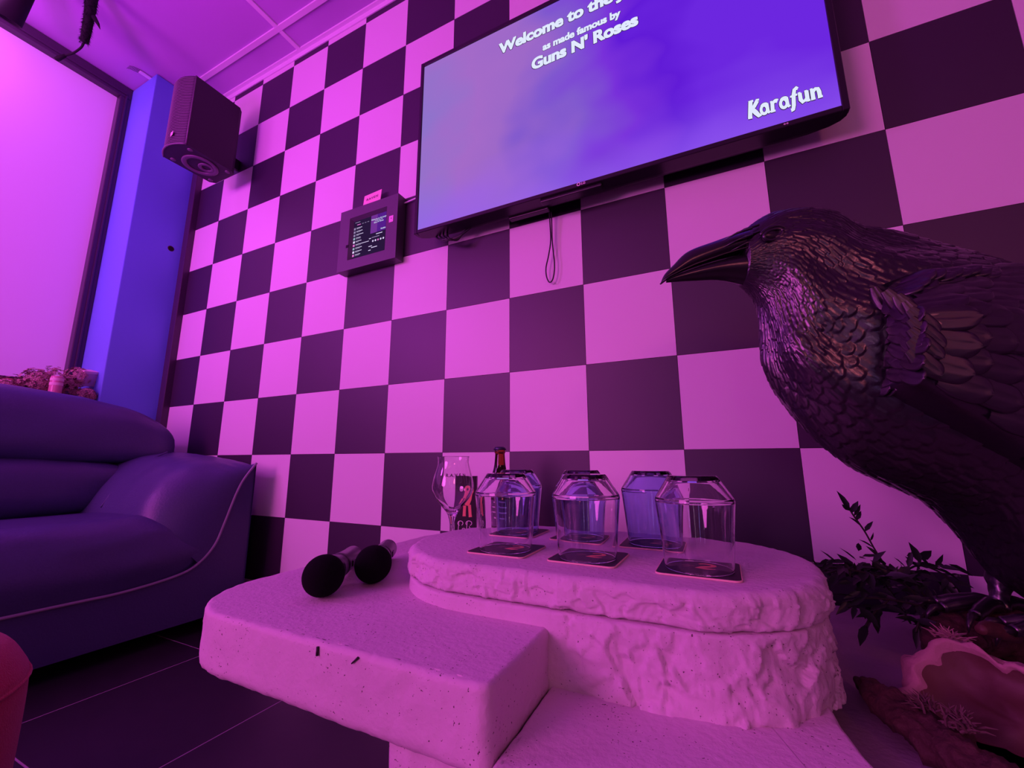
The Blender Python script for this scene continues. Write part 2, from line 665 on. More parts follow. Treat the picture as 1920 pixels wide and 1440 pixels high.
def rounded_poly(corners):
    """corners: (x, y, radius), counter-clockwise"""
    out = []
    n = len(corners)
    for i, (x, y, r) in enumerate(corners):
        p = Vector((x, y))
        a = (Vector(corners[i - 1][:2]) - p).normalized()
        b = (Vector(corners[(i + 1) % n][:2]) - p).normalized()
        if r <= 0:
            out.append(p)
            continue
        ang = a.angle(b)
        d = r / math.tan(ang / 2)
        ctr = p + (a + b).normalized() * (r / math.sin(ang / 2))
        s, e = p + a * d, p + b * d
        va, vb = s - ctr, e - ctr
        sw = va.angle_signed(vb)
        for k in range(13):
            t = -sw * k / 12
            out.append(ctr + Vector((va.x * math.cos(t) - va.y * math.sin(t), va.x * math.sin(t) + va.y * math.cos(t))))
    return out


def chip(p, sc, seed):
    """chipped-stone relief: flat facets meeting in ridges"""
    q = Vector((p[0] * sc + seed, p[1] * sc, p[2] * sc * 1.25))
    q = q + noise.noise_vector(q * 1.3) * 0.35
    d, pts = noise.voronoi(q)
    c = pts[0]
    h = math.sin(c.x * 12.9 + c.y * 78.2 + c.z * 37.7) * 0.5
    tilt = (q - c).dot(Vector((math.sin(c.x * 9), math.cos(c.y * 11), math.sin(c.z * 7))))
    q2 = q * 2.6 + Vector((5.1, 2.2, 7.7))
    d2, pts2 = noise.voronoi(q2)
    c2 = pts2[0]
    h2 = math.sin(c2.x * 23.9 + c2.y * 51.2 + c2.z * 17.7) * 0.5
    tilt2 = (q2 - c2).dot(Vector((math.sin(c2.x * 13), math.cos(c2.y * 7), math.sin(c2.z * 15))))
    return h * 0.5 + tilt * 0.8 + 0.22 * h2 + 0.34 * tilt2 + 0.16 * noise.noise(q * 9)


def slab(name, outline, z0, z1, top_r, bot_r, rough, n=360, parent=table, sc=18.0, flare=0.0, rows=14, seed=0.0, keep=None, m=None):
    pts = resample(outline, n)
    nor = []
    for i in range(n):
        t = pts[(i + 2) % n] - pts[i - 2]
        nor.append(Vector((t.y, -t.x)).normalized())
    prof = []                                   # (inset, z, roughness share)
    for k in range(6):
        a = PI / 2 * k / 5
        prof.append((top_r * (1 - math.sin(a)), z1 - top_r * (1 - math.cos(a)), 0.15 + 0.5 * k / 5))
    for k in range(1, rows):
        t = k / rows
        z = z1 - top_r + (z0 + bot_r - (z1 - top_r)) * t
        prof.append((-flare * t, z, 1.0))
    for k in range(6):
        a = PI / 2 * k / 5
        prof.append((-flare + bot_r * (1 - math.cos(a)), z0 + bot_r * (1 - math.sin(a)), 0.8))
    verts, faces = [], []
    # inner rings of the flat top
    for i in range(n):
        q = pts[i] - nor[i] * (0.003 + top_r)
        verts.append((q.x, q.y, z1))
    for (ins, z, rs) in prof:
        for i in range(n):
            r = rough * rs
            if keep is not None:
                r *= keep(pts[i], nor[i])
            q = pts[i] - nor[i] * ins
            d = r * chip((q.x, q.y, z), sc, seed) if r > 0 else 0
            q = q + nor[i] * d
            verts.append((q.x, q.y, z + (0.0012 * noise.noise(Vector((q.x * 60, q.y * 60, z * 60))) if rough else 0)))
    R_ = len(prof) + 1
    faces.append(tuple(range(n)))
    for r in range(R_ - 1):
        for i in range(n):
            j = (i + 1) % n
            faces.append((r * n + i, (r + 1) * n + i, (r + 1) * n + j, r * n + j))
    faces.append(tuple((R_ - 1) * n + i for i in range(n - 1, -1, -1)))
    verts = [(v[0] - 0.3, v[1] + 0.5, v[2] - FZ) for v in verts]
    o = mesh_obj(name, verts, faces, m or STONE, parent, smooth=True)
    bm = bmesh.new()
    bm.from_mesh(o.data)
    bmesh.ops.triangulate(bm, faces=[f for f in bm.faces if len(f.verts) > 4], ngon_method='EAR_CLIP')
    for f in bm.faces:
        if f.normal.z > 0.9995:
            f.smooth = False
    bm.to_mesh(o.data)
    bm.free()
    return o


oval = rounded_poly([(0.052, -0.645, 0.185), (0.690, -0.645, 0.175), (0.690, -0.262, 0.175), (0.052, -0.262, 0.185)])
slab('top_slab', oval, -0.2105, -0.170, 0.012, 0.006, 0.0062, n=760, sc=20, rows=16, seed=3.0)
ped = rounded_poly([(0.058, -0.650, 0.185), (0.682, -0.650, 0.170), (0.682, -0.268, 0.170), (0.058, -0.268, 0.185)])
slab('pedestal', ped, -0.300, -0.2112, 0.004, 0.002, 0.0080, n=760, sc=17, flare=0.006, rows=26, seed=9.0,
     keep=lambda p, n_: min(1.0, max(0.12, (p.x - 0.36) * 14 + 0.12)))
side = rounded_poly([(-0.172, -0.800, 0.135), (0.371, -0.806, 0.012), (0.371, -0.10, 0.014), (-0.172, -0.10, 0.12)])
slab('side_slab', side, -0.308, -0.230, 0.007, 0.014, 0.0014, n=460, sc=26, rows=8, seed=5.0)
leg = rounded_poly([(0.243, -0.788, 0.008), (0.3705, -0.793, 0.006), (0.3705, -0.25, 0.008), (0.243, -0.25, 0.008)])
slab('leg', leg, FZ, -0.3085, 0.002, 0.004, 0.005, n=260, sc=14, rows=12, seed=2.0)
low = [Vector(p) for p in ((0.373, -0.93), (0.722, -0.93), (0.720, -0.78), (0.706, -0.72), (0.688, -0.682), (0.674, -0.645), (0.667, -0.600), (0.664, -0.550), (0.664, -0.15), (0.373, -0.15))]
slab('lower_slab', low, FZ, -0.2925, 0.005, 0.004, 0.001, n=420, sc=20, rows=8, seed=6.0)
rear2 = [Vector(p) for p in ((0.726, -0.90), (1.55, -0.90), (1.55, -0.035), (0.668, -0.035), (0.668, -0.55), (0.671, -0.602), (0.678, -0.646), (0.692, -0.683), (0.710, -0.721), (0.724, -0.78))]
slab('rear_slab', rear2, FZ, -0.325, 0.004, 0.004, 0.001, n=420, sc=20, rows=8, seed=8.0, m=mat('shaded_plaster', (0.27, 0.22, 0.25), 0.8, bump=(130, 0.4, 0.003), var=(12, 0.2)))  # shade over the rear slab is put into this darker plaster colour
# the two scratches on the front edge of the side slab
s1 = tube('scratch', [(0.151, -0.8045, -0.2335), (0.1518, -0.8052, -0.2425)], 0.0016, INK, table, 6)
s1.location = (-0.3, 0.5, -FZ)
s2 = tube('scratch', [(0.2128, -0.8050, -0.2335), (0.2045, -0.8055, -0.2405)], [0.0014, 0.0008], INK, table, 6)
s2.location = (-0.3, 0.5, -FZ)

# ------------------------------------------------------------------ sofa
sofa = thing('sofa', 'dark slate leather sofa with padded arm under the glowing window', 'sofa', (-1.5, -1.1, FZ))
SO = Vector((-1.5, -1.1, FZ))


def puff(name, c, s, e=(0.45, 0.45), m=SOFA, parent=sofa, deform=None, nu=72, nv=36, wr=0.004, seed=0.0):
    """padded cushion: superellipsoid with soft wrinkles"""
    verts, faces = [], []

    def sp(v, k):
        return math.copysign(abs(v) ** k, v)
    for j in range(nv + 1):
        ph = -PI / 2 + PI * j / nv
        for i in range(nu):
            th = 2 * PI * i / nu
            p = Vector((s[0] / 2 * sp(math.cos(ph), e[1]) * sp(math.cos(th), e[0]),
                        s[1] / 2 * sp(math.cos(ph), e[1]) * sp(math.sin(th), e[0]),
                        s[2] / 2 * sp(math.sin(ph), e[1])))
            if deform:
                p = deform(p)
            q = p + Vector(c)
            w = noise.noise(Vector((q.x * 9 + seed, q.y * 7, q.z * 13))) * wr + noise.noise(Vector((q.x * 26, q.y * 22 + seed, q.z * 30))) * wr * 0.3
            d = Vector((p.x / s[0] ** 2, p.y / s[1] ** 2, p.z / s[2] ** 2))
            if d.length > 0:
                q = q + d.normalized() * w
            verts.append(q - SO)
    for j in range(nv):
        for i in range(nu):
            k = (i + 1) % nu
            faces.append((j * nu + i, j * nu + k, (j + 1) * nu + k, (j + 1) * nu + i))
    return mesh_obj(name, verts, faces, m, parent, smooth=True)


# base with a front panel whose top edge follows the piping
pipe_yz = [(-0.083, -0.035), (-0.092, -0.046), (-0.129, -0.099), (-0.153, -0.157), (-0.181, -0.251), (-0.207, -0.325), (-0.254, -0.378), (-0.317, -0.404),
           (-0.457, -0.419), (-0.608, -0.418), (-1.10, -0.415), (-1.75, -0.415)]
pipe_s = smooth_prof(pipe_yz, 5)
bm = bmesh.new()
fr, bk = [], []
loop = [(-0.083, -0.565)] + pipe_s + [(-1.75, -0.565)]
for (y, z) in loop:
    fr.append(bm.verts.new((-1.09 - SO.x, y - SO.y, z - SO.z)))
    bk.append(bm.verts.new((-1.90 - SO.x, y - SO.y, min(z, -0.20) - SO.z)))
n = len(loop)
bm.faces.new(fr)
bm.faces.new(bk[::-1])
for i in range(n):
    bm.faces.new((fr[i], bk[i], bk[(i + 1) % n], fr[(i + 1) % n]))
bmesh.ops.triangulate(bm, faces=[f for f in bm.faces if len(f.verts) > 4])
bm_obj('base', bm, SOFA, sofa)
tube('piping', [Vector((-1.086, y, z)) - SO for y, z in pipe_s], 0.0045, PIPING, sofa, 8)
for (x, y) in ((-1.16, -0.16), (-1.16, -1.68), (-1.84, -0.16), (-1.84, -1.68)):
    lathe('foot', [(0, 0), (0.024, 0), (0.028, 0.03), (0.028, 0.05), (0, 0.05)], BLACKP, sofa, 16, loc=(x - SO.x, y - SO.y, 0))


def padded_arm():
    """arm lofted from back to front; at the front it rolls over to meet the piping"""
    pc = smooth_prof([(-0.083, -0.035), (-0.100, -0.056), (-0.129, -0.099), (-0.153, -0.157), (-0.181, -0.251), (-0.207, -0.325), (-0.254, -0.378)], 8)
    nv = len(pc)
    xs_ = [-1.74 + 0.52 * k / 22 for k in range(22)] + [-1.22 + 0.134 * math.sin(PI / 2 * k / 14) for k in range(15)]
    verts, faces = [], []
    out = [(-0.083, -0.50), (-0.083, -0.30), (-0.082, -0.10)]
    no = len(out)
    for x in xs_:
        t = (x + 1.74) / 0.654
        zr = 0.035 * max(0.0, 1 - t) ** 1.6 - 0.012 - 0.022 * t + 0.012 * math.sin(PI * t)
        yin, zin = -0.44 + 0.05 * t, -0.235
        yr = -0.115
        tau = max(0.0, (x + 1.22) / 0.134)
        wf = 1 - math.sqrt(max(0.0, 1 - tau * tau))
        for (y, z) in out:
            verts.append(Vector((x, y, min(z, zr - 0.06))))
        for k in range(nv):
            v = k / (nv - 1)
            if v < 0.16:
                a = PI / 2 * v / 0.16
                sy, sz = -0.083 - (yr + 0.083) * -(1 - math.cos(a)), zr - 0.035 * (1 - math.sin(a))
            else:
                w = (v - 0.16) / 0.84
                p = 1.75
                a = PI / 2 * w
                sy = yr + (yin - yr) * max(0.0, math.sin(a)) ** (2 / p)
                sz = zin + (zr - zin) * max(0.0, math.cos(a)) ** (2 / p)
                sz += 0.022 * math.sin(PI * w) ** 2
            q = Vector((x, sy + (pc[k][0] - sy) * wf, sz + (pc[k][1] - sz) * wf))
            q.z += noise.noise(Vector((x * 11, q.y * 9, 3))) * 0.006 + noise.noise(Vector((x * 30, q.y * 18, 5))) * 0.0022
            if tau > 0.3 and v < 0.45:                    # gathers where the arm folds over
                q.z += 0.0030 * math.sin(v * 70) * (tau - 0.3) * (1 - tau) * 4
            verts.append(q)
    n = no + nv
    for i in range(len(xs_) - 1):
        for k in range(n - 1):
            faces.append((i * n + k, (i + 1) * n + k, (i + 1) * n + k + 1, i * n + k + 1))
    return mesh_obj('arm', [v - SO for v in verts], faces, SOFA, sofa, True)


padded_arm()
puff('arm', (-1.385, -1.62, -0.125), (0.64, 0.27, 0.20), (0.45, 0.62), wr=0.006, seed=8.0)
tube('arm_seam', [Vector(p) - SO for p in smooth_prof([(-1.50, -0.20, 0.012), (-1.47, -0.29, -0.035), (-1.45, -0.36, -0.10), (-1.44, -0.41, -0.19)], 6)], 0.003, SOFA, sofa, 6)


def padded_seat():
    """seat cushion whose bulging front comes down to the piping"""
    ys_ = [-1.70 + 1.42 * k / 80 for k in range(81)] + [-0.28 + 0.075 * math.sin(PI / 2 * k / 8) for k in range(1, 9)]
    py = [p[0] for p in pipe_s]
    pz = [p[1] for p in pipe_s]
    verts, faces = [], []
    nb, nf_ = 10, 26
    for y in ys_:
        zp = float(np.interp(-y, [-v for v in py], pz))
        e = max(0.0, (y + 0.42) / 0.215)
        zt = -0.197 + 0.010 * math.sin(y * 3.1) - 0.085 * e ** 2.2
        for k in range(nb):
            t = k / nb
            verts.append(Vector((-1.62 + 0.40 * t, y, zt - 0.012 * (1 - t) + 0.006 * math.sin(PI * t))))
        for k in range(nf_ + 1):
            a = PI / 2 * k / nf_
            x = -1.22 + (0.145 - 0.012 * e) * math.sin(a) ** 0.85
            x -= 0.018 * max(0.0, (k / nf_ - 0.8) / 0.2) ** 2
            z = zp + (zt - zp) * max(0.0, math.cos(a)) ** 0.80
            q = Vector((x, y, z))
            w = noise.noise(Vector((x * 9, y * 7, z * 13))) * 0.006 + noise.noise(Vector((x * 24, y * 16, z * 24))) * 0.002
            q.x += w
            q.z += w * 0.6
            verts.append(q)
    n = nb + nf_ + 1
    for i in range(len(ys_) - 1):
        for k in range(n - 1):
            faces.append((i * n + k, i * n + k + 1, (i + 1) * n + k + 1, (i + 1) * n + k))
    return mesh_obj('seat_cushion', [v - SO for v in verts], faces, SOFA, sofa, True)


padded_seat()
# gathered fold where the seat meets the arm
for k in range(4):
    tube('fold', [Vector(p) - SO for p in smooth_prof([(-1.20 + 0.02 * k, -0.375 + 0.012 * k, -0.212 - 0.004 * k), (-1.155 + 0.012 * k, -0.335 + 0.016 * k, -0.232 - 0.006 * k), (-1.108 + 0.004 * k, -0.290 + 0.014 * k, -0.285 + 0.01 * k)], 5)],
         [0.001] + [0.0045] * 9 + [0.001], SOFA, sofa, 6)
puff('lumbar_roll', (-1.70, -0.925, -0.120), (0.36, 1.40, 0.235), (0.30, 0.7), wr=0.006, seed=2.0, nu=110,
     deform=lambda p: Vector((p.x - 0.10 * p.z, p.y, p.z)))


def back_def(p):
    q = p.copy()
    a = min(1.0, abs(p.y) / 0.80)
    q.z -= 0.055 * a ** 5 + 0.01 * a ** 2
    q.x -= 0.28 * p.z
    return q


puff('back_cushion', (-1.735, -0.92, 0.105), (0.33, 1.62, 0.285), (0.28, 0.66), deform=back_def, wr=0.007, seed=6.0, nu=120)
puff('back_panel', (-1.86, -0.92, -0.13), (0.16, 1.60, 0.60), (0.25, 0.35), wr=0.003, seed=6.0)

# ------------------------------------------------------------------ television
tv = thing('television', 'large black flat television on the checkered wall showing a violet karaoke title', 'television', (0.2925, -0.10, 1.112))
TO = Vector((0.2925, -0.10, 1.112))
SX0, SX1, SZ0, SZ1 = -0.312, 0.897, 0.772, 1.452


def tbox(name, x0, x1, y0, y1, z0, z1, m, bevel=0.0):
    return box(name, x0 - TO.x, x1 - TO.x, y0 - TO.y, y1 - TO.y, z0 - TO.z, z1 - TO.z, m, tv, bevel)


bm = bmesh.new()
for a in ((SX0 - 0.014, SX0, SZ0 - 0.014, SZ1 + 0.016), (SX1, SX1 + 0.014, SZ0 - 0.014, SZ1 + 0.016), (SX0, SX1, SZ0 - 0.014, SZ0), (SX0, SX1, SZ1, SZ1 + 0.016)):
    box_bm(a[0] - TO.x, a[1] - TO.x, -0.103 - TO.y, -0.085 - TO.y, a[2] - TO.z, a[3] - TO.z, 0.0015, 1, bm=bm)
bm_obj('bezel', bm, BLACKP, tv)
tbox('screen', SX0, SX1, -0.0985, -0.092, SZ0, SZ1, TVPIC)
# back shell tapering to the wall
x0, x1, z0, z1 = SX0 - 0.013, SX1 + 0.013, SZ0 - 0.013, SZ1 + 0.015
sec = [(-0.092, 0.0, 0.0, 0.0), (-0.078, 0.001, 0.0, 0.001), (-0.066, 0.010, 0.0, 0.01), (-0.056, 0.030, 0.0, 0.03), (-0.047, 0.070, 0.001, 0.05), (-0.040, 0.13, 0.003, 0.08), (-0.034, 0.21, 0.007, 0.12), (-0.030, 0.24, 0.012, 0.14)]
bm = bmesh.new()
rings = []
for (y, ix, iz0, iz1) in sec:
    rings.append([bm.verts.new((vx - TO.x, y - TO.y, vz - TO.z)) for vx, vz in
                  ((x0 + ix, z0 + iz0), (x1 - ix, z0 + iz0), (x1 - ix, z1 - iz1), (x0 + ix, z1 - iz1))])
for ra, rb in zip(rings[:-1], rings[1:]):
    for i in range(4):
        bm.faces.new((ra[i], ra[(i + 1) % 4], rb[(i + 1) % 4], rb[i]))
bm.faces.new(rings[0])
bm.faces.new(rings[-1])
bm_obj('back_shell', bm, BLACKP, tv)
tbox('sensor_bar', 0.15, 0.34, -0.095, -0.070, SZ0 - 0.024, SZ0 - 0.0135, BLACKP, 0.003)
tbox('wall_mount', 0.08, 0.50, -0.035, 0.0, 0.90, 1.30, BLACKM)
tbox('socket_box', 0.02, 0.16, -0.050, -0.028, SZ0 - 0.020, SZ0 + 0.02, BLACKP, 0.003)
TX = Matrix.Translation(-TO)
tl = TX @ facing_wall(0, 0, 0)


def tvtext(body, size, xa, z, bold, fit, width):
    """heavy letters: the outlines set side by side a hair apart, with a dark rim behind them"""
    probe = text_mesh('probe', fit, size, INK, None, size * 0.022)
    xr = [v.co.x for v in probe.data.vertices]
    xs = width / (max(xr) - min(xr))
    bpy.data.objects.remove(probe)
    for nm, m_, y, k in (('lettering_outline', INK, -0.0995, 1.9), ('lettering', SCREENTXT, -0.1003, 1.0)):
        o = text_mesh(nm, body, size, m_, tv, size * 0.022, 0, 'LEFT', xs=xs)
        bm = bmesh.new()
        for dx in (-1, -0.33, 0.33, 1):
            for dz in (-0.6, 0.6):
                n0 = len(bm.verts)
                bm.from_mesh(o.data)
                bm.verts.ensure_lookup_table()
                for v in bm.verts[n0:]:
                    v.co.x += dx * bold * k
                    v.co.y += dz * bold * k
        bm.to_mesh(o.data)
        bm.free()
        o.data.transform(TX @ facing_wall(xa, y, z))
        if nm == 'lettering':
            o['label'] = 'white words "%s"' % body


tvtext('Welcome to the Jungle', 0.058, 0.0121, 1.350, 0.0017, 'Welcome to the', 0.389)
tvtext('as made famous by', 0.036, 0.1705, 1.285, 0.0010, 'as made famous by', 0.249)
tvtext("Guns N' Roses", 0.058, 0.130, 1.229, 0.0017, "Guns N' Roses", 0.336)

# rounded slab-serif script logo at the bottom right of the picture, built from strokes
KL = []
K = [[(0.10, 0.02, .10), (0.24, 0.98, .10)], [(0.0, 0.06, .05), (0.24, 0.04, .05)], [(0.12, 0.96, .05), (0.40, 0.96, .05)],
     [(0.22, 0.48, .06), (0.42, 0.62, .09), (0.62, 0.88, .10)], [(0.55, 0.94, .05), (0.74, 0.92, .05)],
     [(0.28, 0.52, .09), (0.46, 0.26, .11), (0.64, 0.02, .09), (0.78, 0.04, .05)]]
KL += [[(x, y, w) for x, y, w in s] for s in K]


def shift(strokes, dx):
    return [[(x + dx, y, w) for x, y, w in s] for s in strokes]


A_ = [arc(0.24, 0.28, 0.18, 0.24, 20, 380, (.07, .07), 18), [(0.44, 0.56, .06), (0.43, 0.2, .085), (0.50, 0.03, .06), (0.60, 0.06, .03)], arc(0.27, 0.46, 0.18, 0.12, 30, 160, (.07, .05), 8)]
R_L = [[(0.10, 0.0, .09), (0.14, 0.58, .085)], [(0.0, 0.03, .045), (0.26, 0.03, .045)], [(0.02, 0.57, .045), (0.14, 0.57, .045)], arc(0.32, 0.36, 0.18, 0.20, 160, 50, (.06, .10), 8)]
F_L = [[(0.02, -0.22, .085), (0.14, -0.20, .09), (0.20, 0.0, .09), (0.26, 0.55, .09), (0.34, 0.84, .085), (0.46, 0.90, .09), (0.54, 0.84, .06)], [(0.06, 0.52, .045), (0.46, 0.54, .045)]]
U_L = [[(0.10, 0.56, .085), (0.10, 0.20, .09), (0.20, 0.04, .085), (0.34, 0.10, .06), (0.44, 0.24, .05)], [(0.46, 0.58, .09), (0.46, 0.0, .09)], [(0.0, 0.57, .045), (0.14, 0.57, .045)], [(0.36, 0.57, .045), (0.50, 0.57, .045)], [(0.44, 0.03, .045), (0.60, 0.03, .045)]]
N_L = [[(0.12, 0.0, .09), (0.12, 0.58, .09)], [(0.0, 0.03, .045), (0.24, 0.03, .045)], [(0.02, 0.57, .045), (0.14, 0.57, .045)], [(0.18, 0.40, .05), (0.30, 0.54, .075), (0.42, 0.50, .085), (0.47, 0.32, .09), (0.48, 0.0, .09)], [(0.36, 0.03, .045), (0.62, 0.03, .045)]]
xx = 0.72
for gl, adv in ((A_, 0.60), (R_L, 0.52), (A_, 0.56), (F_L, 0.50), (U_L, 0.64), (N_L, 0.6)):
    KL += shift(gl, xx)
    xx += adv
KL = [[(x, y, w * 1.25) for x, y, w in st] for st in KL]
lw = 0.156 / 4.25
lm = TX @ facing_wall(0.713, -0.1003, 0.810) @ Matrix.Diagonal((lw, lw * 1.35, 1, 1))
lo = TX @ facing_wall(0.713, -0.0995, 0.810) @ Matrix.Diagonal((lw, lw * 1.35, 1, 1))
stroke_mesh('logo_outline', [[(x, y, w + 0.035) for x, y, w in s] for s in KL], INK, tv, lo)
k = stroke_mesh('logo', KL, SCREENTXT, tv, lm)
k['label'] = 'white word "Karafun" in rounded serif letters'
# maker's mark: ring with two letters, on the bottom bezel
stroke_mesh('maker_mark', [arc(0, 0, .0045, .0045, 0, 360, (.0012, .0012), 16)], CREAM, tv, TX @ facing_wall(0.2745, -0.1036, 0.7655))
text_mesh('maker_letters', 'LG', 0.0105, CREAM, tv, 0.0003, 0, 'LEFT', mtx=TX @ facing_wall(0.282, -0.1036, 0.762))
text_mesh('badge', '\u00b0\u00b0', 0.014, CREAM, tv, 0.0003, 0, 'LEFT', mtx=TX @ facing_wall(0.782, -0.1036, 0.757))

# the cord loop hanging under the television
lp = [(0.155, -0.030, 0.790), (0.155, -0.024, 0.720), (0.155, -0.020, 0.660), (0.146, -0.018, 0.610), (0.137, -0.018, 0.573), (0.137, -0.017, 0.545), (0.143, -0.016, 0.526), (0.150, -0.016, 0.521),
      (0.158, -0.016, 0.530), (0.164, -0.017, 0.555), (0.165, -0.018, 0.585), (0.162, -0.018, 0.620), (0.160, -0.020, 0.660), (0.161, -0.024, 0.720), (0.162, -0.030, 0.790)]
tag(tube('cord_loop', smooth_prof(lp, 5), 0.0022, BLACKP, None, 8), 'thin black cord hanging in a loop below the television', 'cord')
# cable tangle by the lower left corner of the screen, and the white cable to the tablet
cb = []
for k in range(4):
    cb.append([(-0.28 + 0.02 * k, -0.05, 0.775), (-0.245 + 0.015 * k, -0.055 - 0.006 * k, 0.742 - 0.004 * k), (-0.20 + 0.008 * k, -0.055, 0.733 - 0.003 * k), (-0.155, -0.05, 0.745), (-0.13 + 0.01 * k, -0.045, 0.775)])
V, F = [], []
for c in cb:
    v, f = tube_geo(smooth_prof(c, 6), 0.0032, 6)
    F += [tuple(i + len(V) for i in q) for q in f]
    V += v
tag(mesh_obj('cable_bundle', V, F, BLACKP, None, True), 'bundle of black cables sagging under lower left corner of the television', 'cable')
tag(tube('white_cable', [(-0.470, -0.010, 0.972), (-0.40, -0.010, 0.978), (-0.315, -0.012, 0.985), (-0.20, -0.015, 0.995)], 0.0032, TBAR, None, 8), 'short white cable running from the wall tablet to the television', 'cable')

# ------------------------------------------------------------------ tablet in its wall frame
tab = thing('wall_tablet', 'tablet in a dark wall frame showing a karaoke song list', 'tablet', (-0.610, -0.046, 0.8615))
AO = Vector((-0.610, -0.046, 0.8615))
ax0, ax1, az0, az1 = -0.762, -0.457, 0.727, 0.996
ix0, ix1, iz0, iz1 = -0.708, -0.512, 0.770, 0.955
bm = bmesh.new()
for a in ((ax0, ix0, az0, az1), (ix1, ax1, az0, az1), (ix0, ix1, az0, iz0), (ix0, ix1, iz1, az1)):
    box_bm(a[0] - AO.x, a[1] - AO.x, 0, 0.044, a[2] - AO.z, a[3] - AO.z, 0, bm=bm)
FRM = mat('tablet_frame', (0.10, 0.09, 0.11), 0.42, 0.5)
bm_obj('frame', bm, FRM, tab)
bm = bmesh.new()
# bevelled inner lip
o4 = [(ix0, iz0), (ix1, iz0), (ix1, iz1), (ix0, iz1)]
i4 = [(ix0 + 0.010, iz0 + 0.010), (ix1 - 0.010, iz0 + 0.010), (ix1 - 0.010, iz1 - 0.010), (ix0 + 0.010, iz1 - 0.010)]
vo = [bm.verts.new((x - AO.x, -0.0005, z - AO.z)) for x, z in o4]
vi = [bm.verts.new((x - AO.x, 0.014, z - AO.z)) for x, z in i4]
for k in range(4):
    bm.faces.new((vo[k], vo[(k + 1) % 4], vi[(k + 1) % 4], vi[k]))
bm_obj('inner_lip', bm, FRM, tab)
sx0, sx1, sz0, sz1 = ix0 + 0.008 - AO.x, ix1 - 0.008 - AO.x, iz0 + 0.008 - AO.z, iz1 - 0.008 - AO.z
box('screen', sx0, sx1, 0.014, 0.020, sz0, sz1, emit('tablet_screen', (0.022, 0.008, 0.045)), tab)
sw, sh = sx1 - sx0, sz1 - sz0


def flat(name, u0, u1, v0, v1, m, y=0.0134):
    vs = [(sx0 + u * sw, y, sz0 + v * sh) for u, v in ((u0, v0), (u1, v0), (u1, v1), (u0, v1))]
    return mesh_obj(name, vs, [(0, 1, 2, 3)], m, tab)


flat('song_panel', 0.53, 0.99, 0.53, 0.99, emit('tablet_video', (0.09, 0.012, 0.26)))
flat('song_panel', 0.53, 0.72, 0.53, 0.99, emit('tablet_video_pink', (0.17, 0.03, 0.30)), 0.0132)
DOT = emit('tablet_icon', (0.75, 0.62, 0.95), 1.0)
DIM = emit('tablet_line', (0.30, 0.22, 0.42), 1.0)
GRN = emit('tablet_thumb', (0.30, 0.42, 0.52), 1.0)
PNK = emit('tablet_pink', (0.75, 0.16, 0.62), 1.0)
random.seed(3)
for k in range(9):
    v = 0.78 - 0.087 * k
    flat('thumbnail', 0.02, 0.075, v - 0.028, v + 0.028, (GRN, DOT, PNK)[k % 3] if k > 2 else DIM)
    flat('song_line', 0.10, 0.10 + (0.40 if k == 5 else random.uniform(0.14, 0.26)), v + 0.004, v + 0.018, DOT)
    flat('song_line', 0.10, 0.10 + random.uniform(0.08, 0.16), v - 0.022, v - 0.014, DIM)
flat('tab_line', 0.05, 0.20, 0.935, 0.95, DIM)
flat('tab_line', 0.11, 0.22, 0.865, 0.885, PNK)
for k in range(3):
    flat('tab_line', 0.26 + 0.08 * k, 0.31 + 0.08 * k, 0.868, 0.882, DIM)
for (u0, u1, v, m) in ((0.70, 0.88, 0.475, DOT), (0.58, 0.80, 0.41, DIM), (0.50, 0.56, 0.40, DOT), (0.50, 0.60, 0.20, DOT), (0.58, 0.75, 0.155, DOT), (0.50, 0.57, 0.10, DOT)):
    flat('song_line', u0, u1, v, v + 0.018, m)
for k in range(5):
    u = 0.62 + 0.075 * k
    o = stroke_mesh('round_button', [arc(0, 0, 0.0021, 0.0021, 0, 360, (.0021, .0021), 12)], DOT if k != 2 else PNK, tab,
                    Matrix.Translation((sx0 + u * sw, 0.0133, sz0 + 0.325 * sh)) @ Matrix.Rotation(PI / 2, 4, 'X'))
for body, s_, u, v in (('Welcome to the Jungle', 0.0085, 0.76, 0.86), ('as made famous by', 0.0050, 0.76, 0.825), ("Guns N' Roses", 0.0085, 0.76, 0.775)):
    text_mesh('lettering', body, s_, SCREENTXT, tab, 0.0001, 0, 'CENTER', mtx=Matrix.Translation((sx0 + u * sw, 0.0130, sz0 + v * sh)) @ Matrix.Rotation(PI / 2, 4, 'X'), res=2)
text_mesh('lettering', 'Karafun', 0.008, SCREENTXT, tab, 0.0002, 0, 'CENTER', mtx=Matrix.Translation((sx0 + 0.90 * sw, 0.0130, sz0 + 0.57 * sh)) @ Matrix.Rotation(PI / 2, 4, 'X'), res=2)
box('sticker', -0.497 - AO.x, -0.476 - AO.x, -0.0012, 0.0, 0.880 - AO.z, 0.907 - AO.z, mat('pink_sticker', (0.85, 0.50, 0.70), 0.6), tab)
stroke_mesh('sticker_dot', [arc(0, 0, .0012, .0012, 0, 360, (.0012, .0012), 10)], INK, tab, Matrix.Translation((-0.486 - AO.x, -0.0014, 0.896 - AO.z)) @ Matrix.Rotation(PI / 2, 4, 'X'))
box('notch', ix0 - 0.012 - AO.x, ix0 + 0.001 - AO.x, -0.0008, 0.001, 0.826 - AO.z, 0.838 - AO.z, BLACKM, tab)

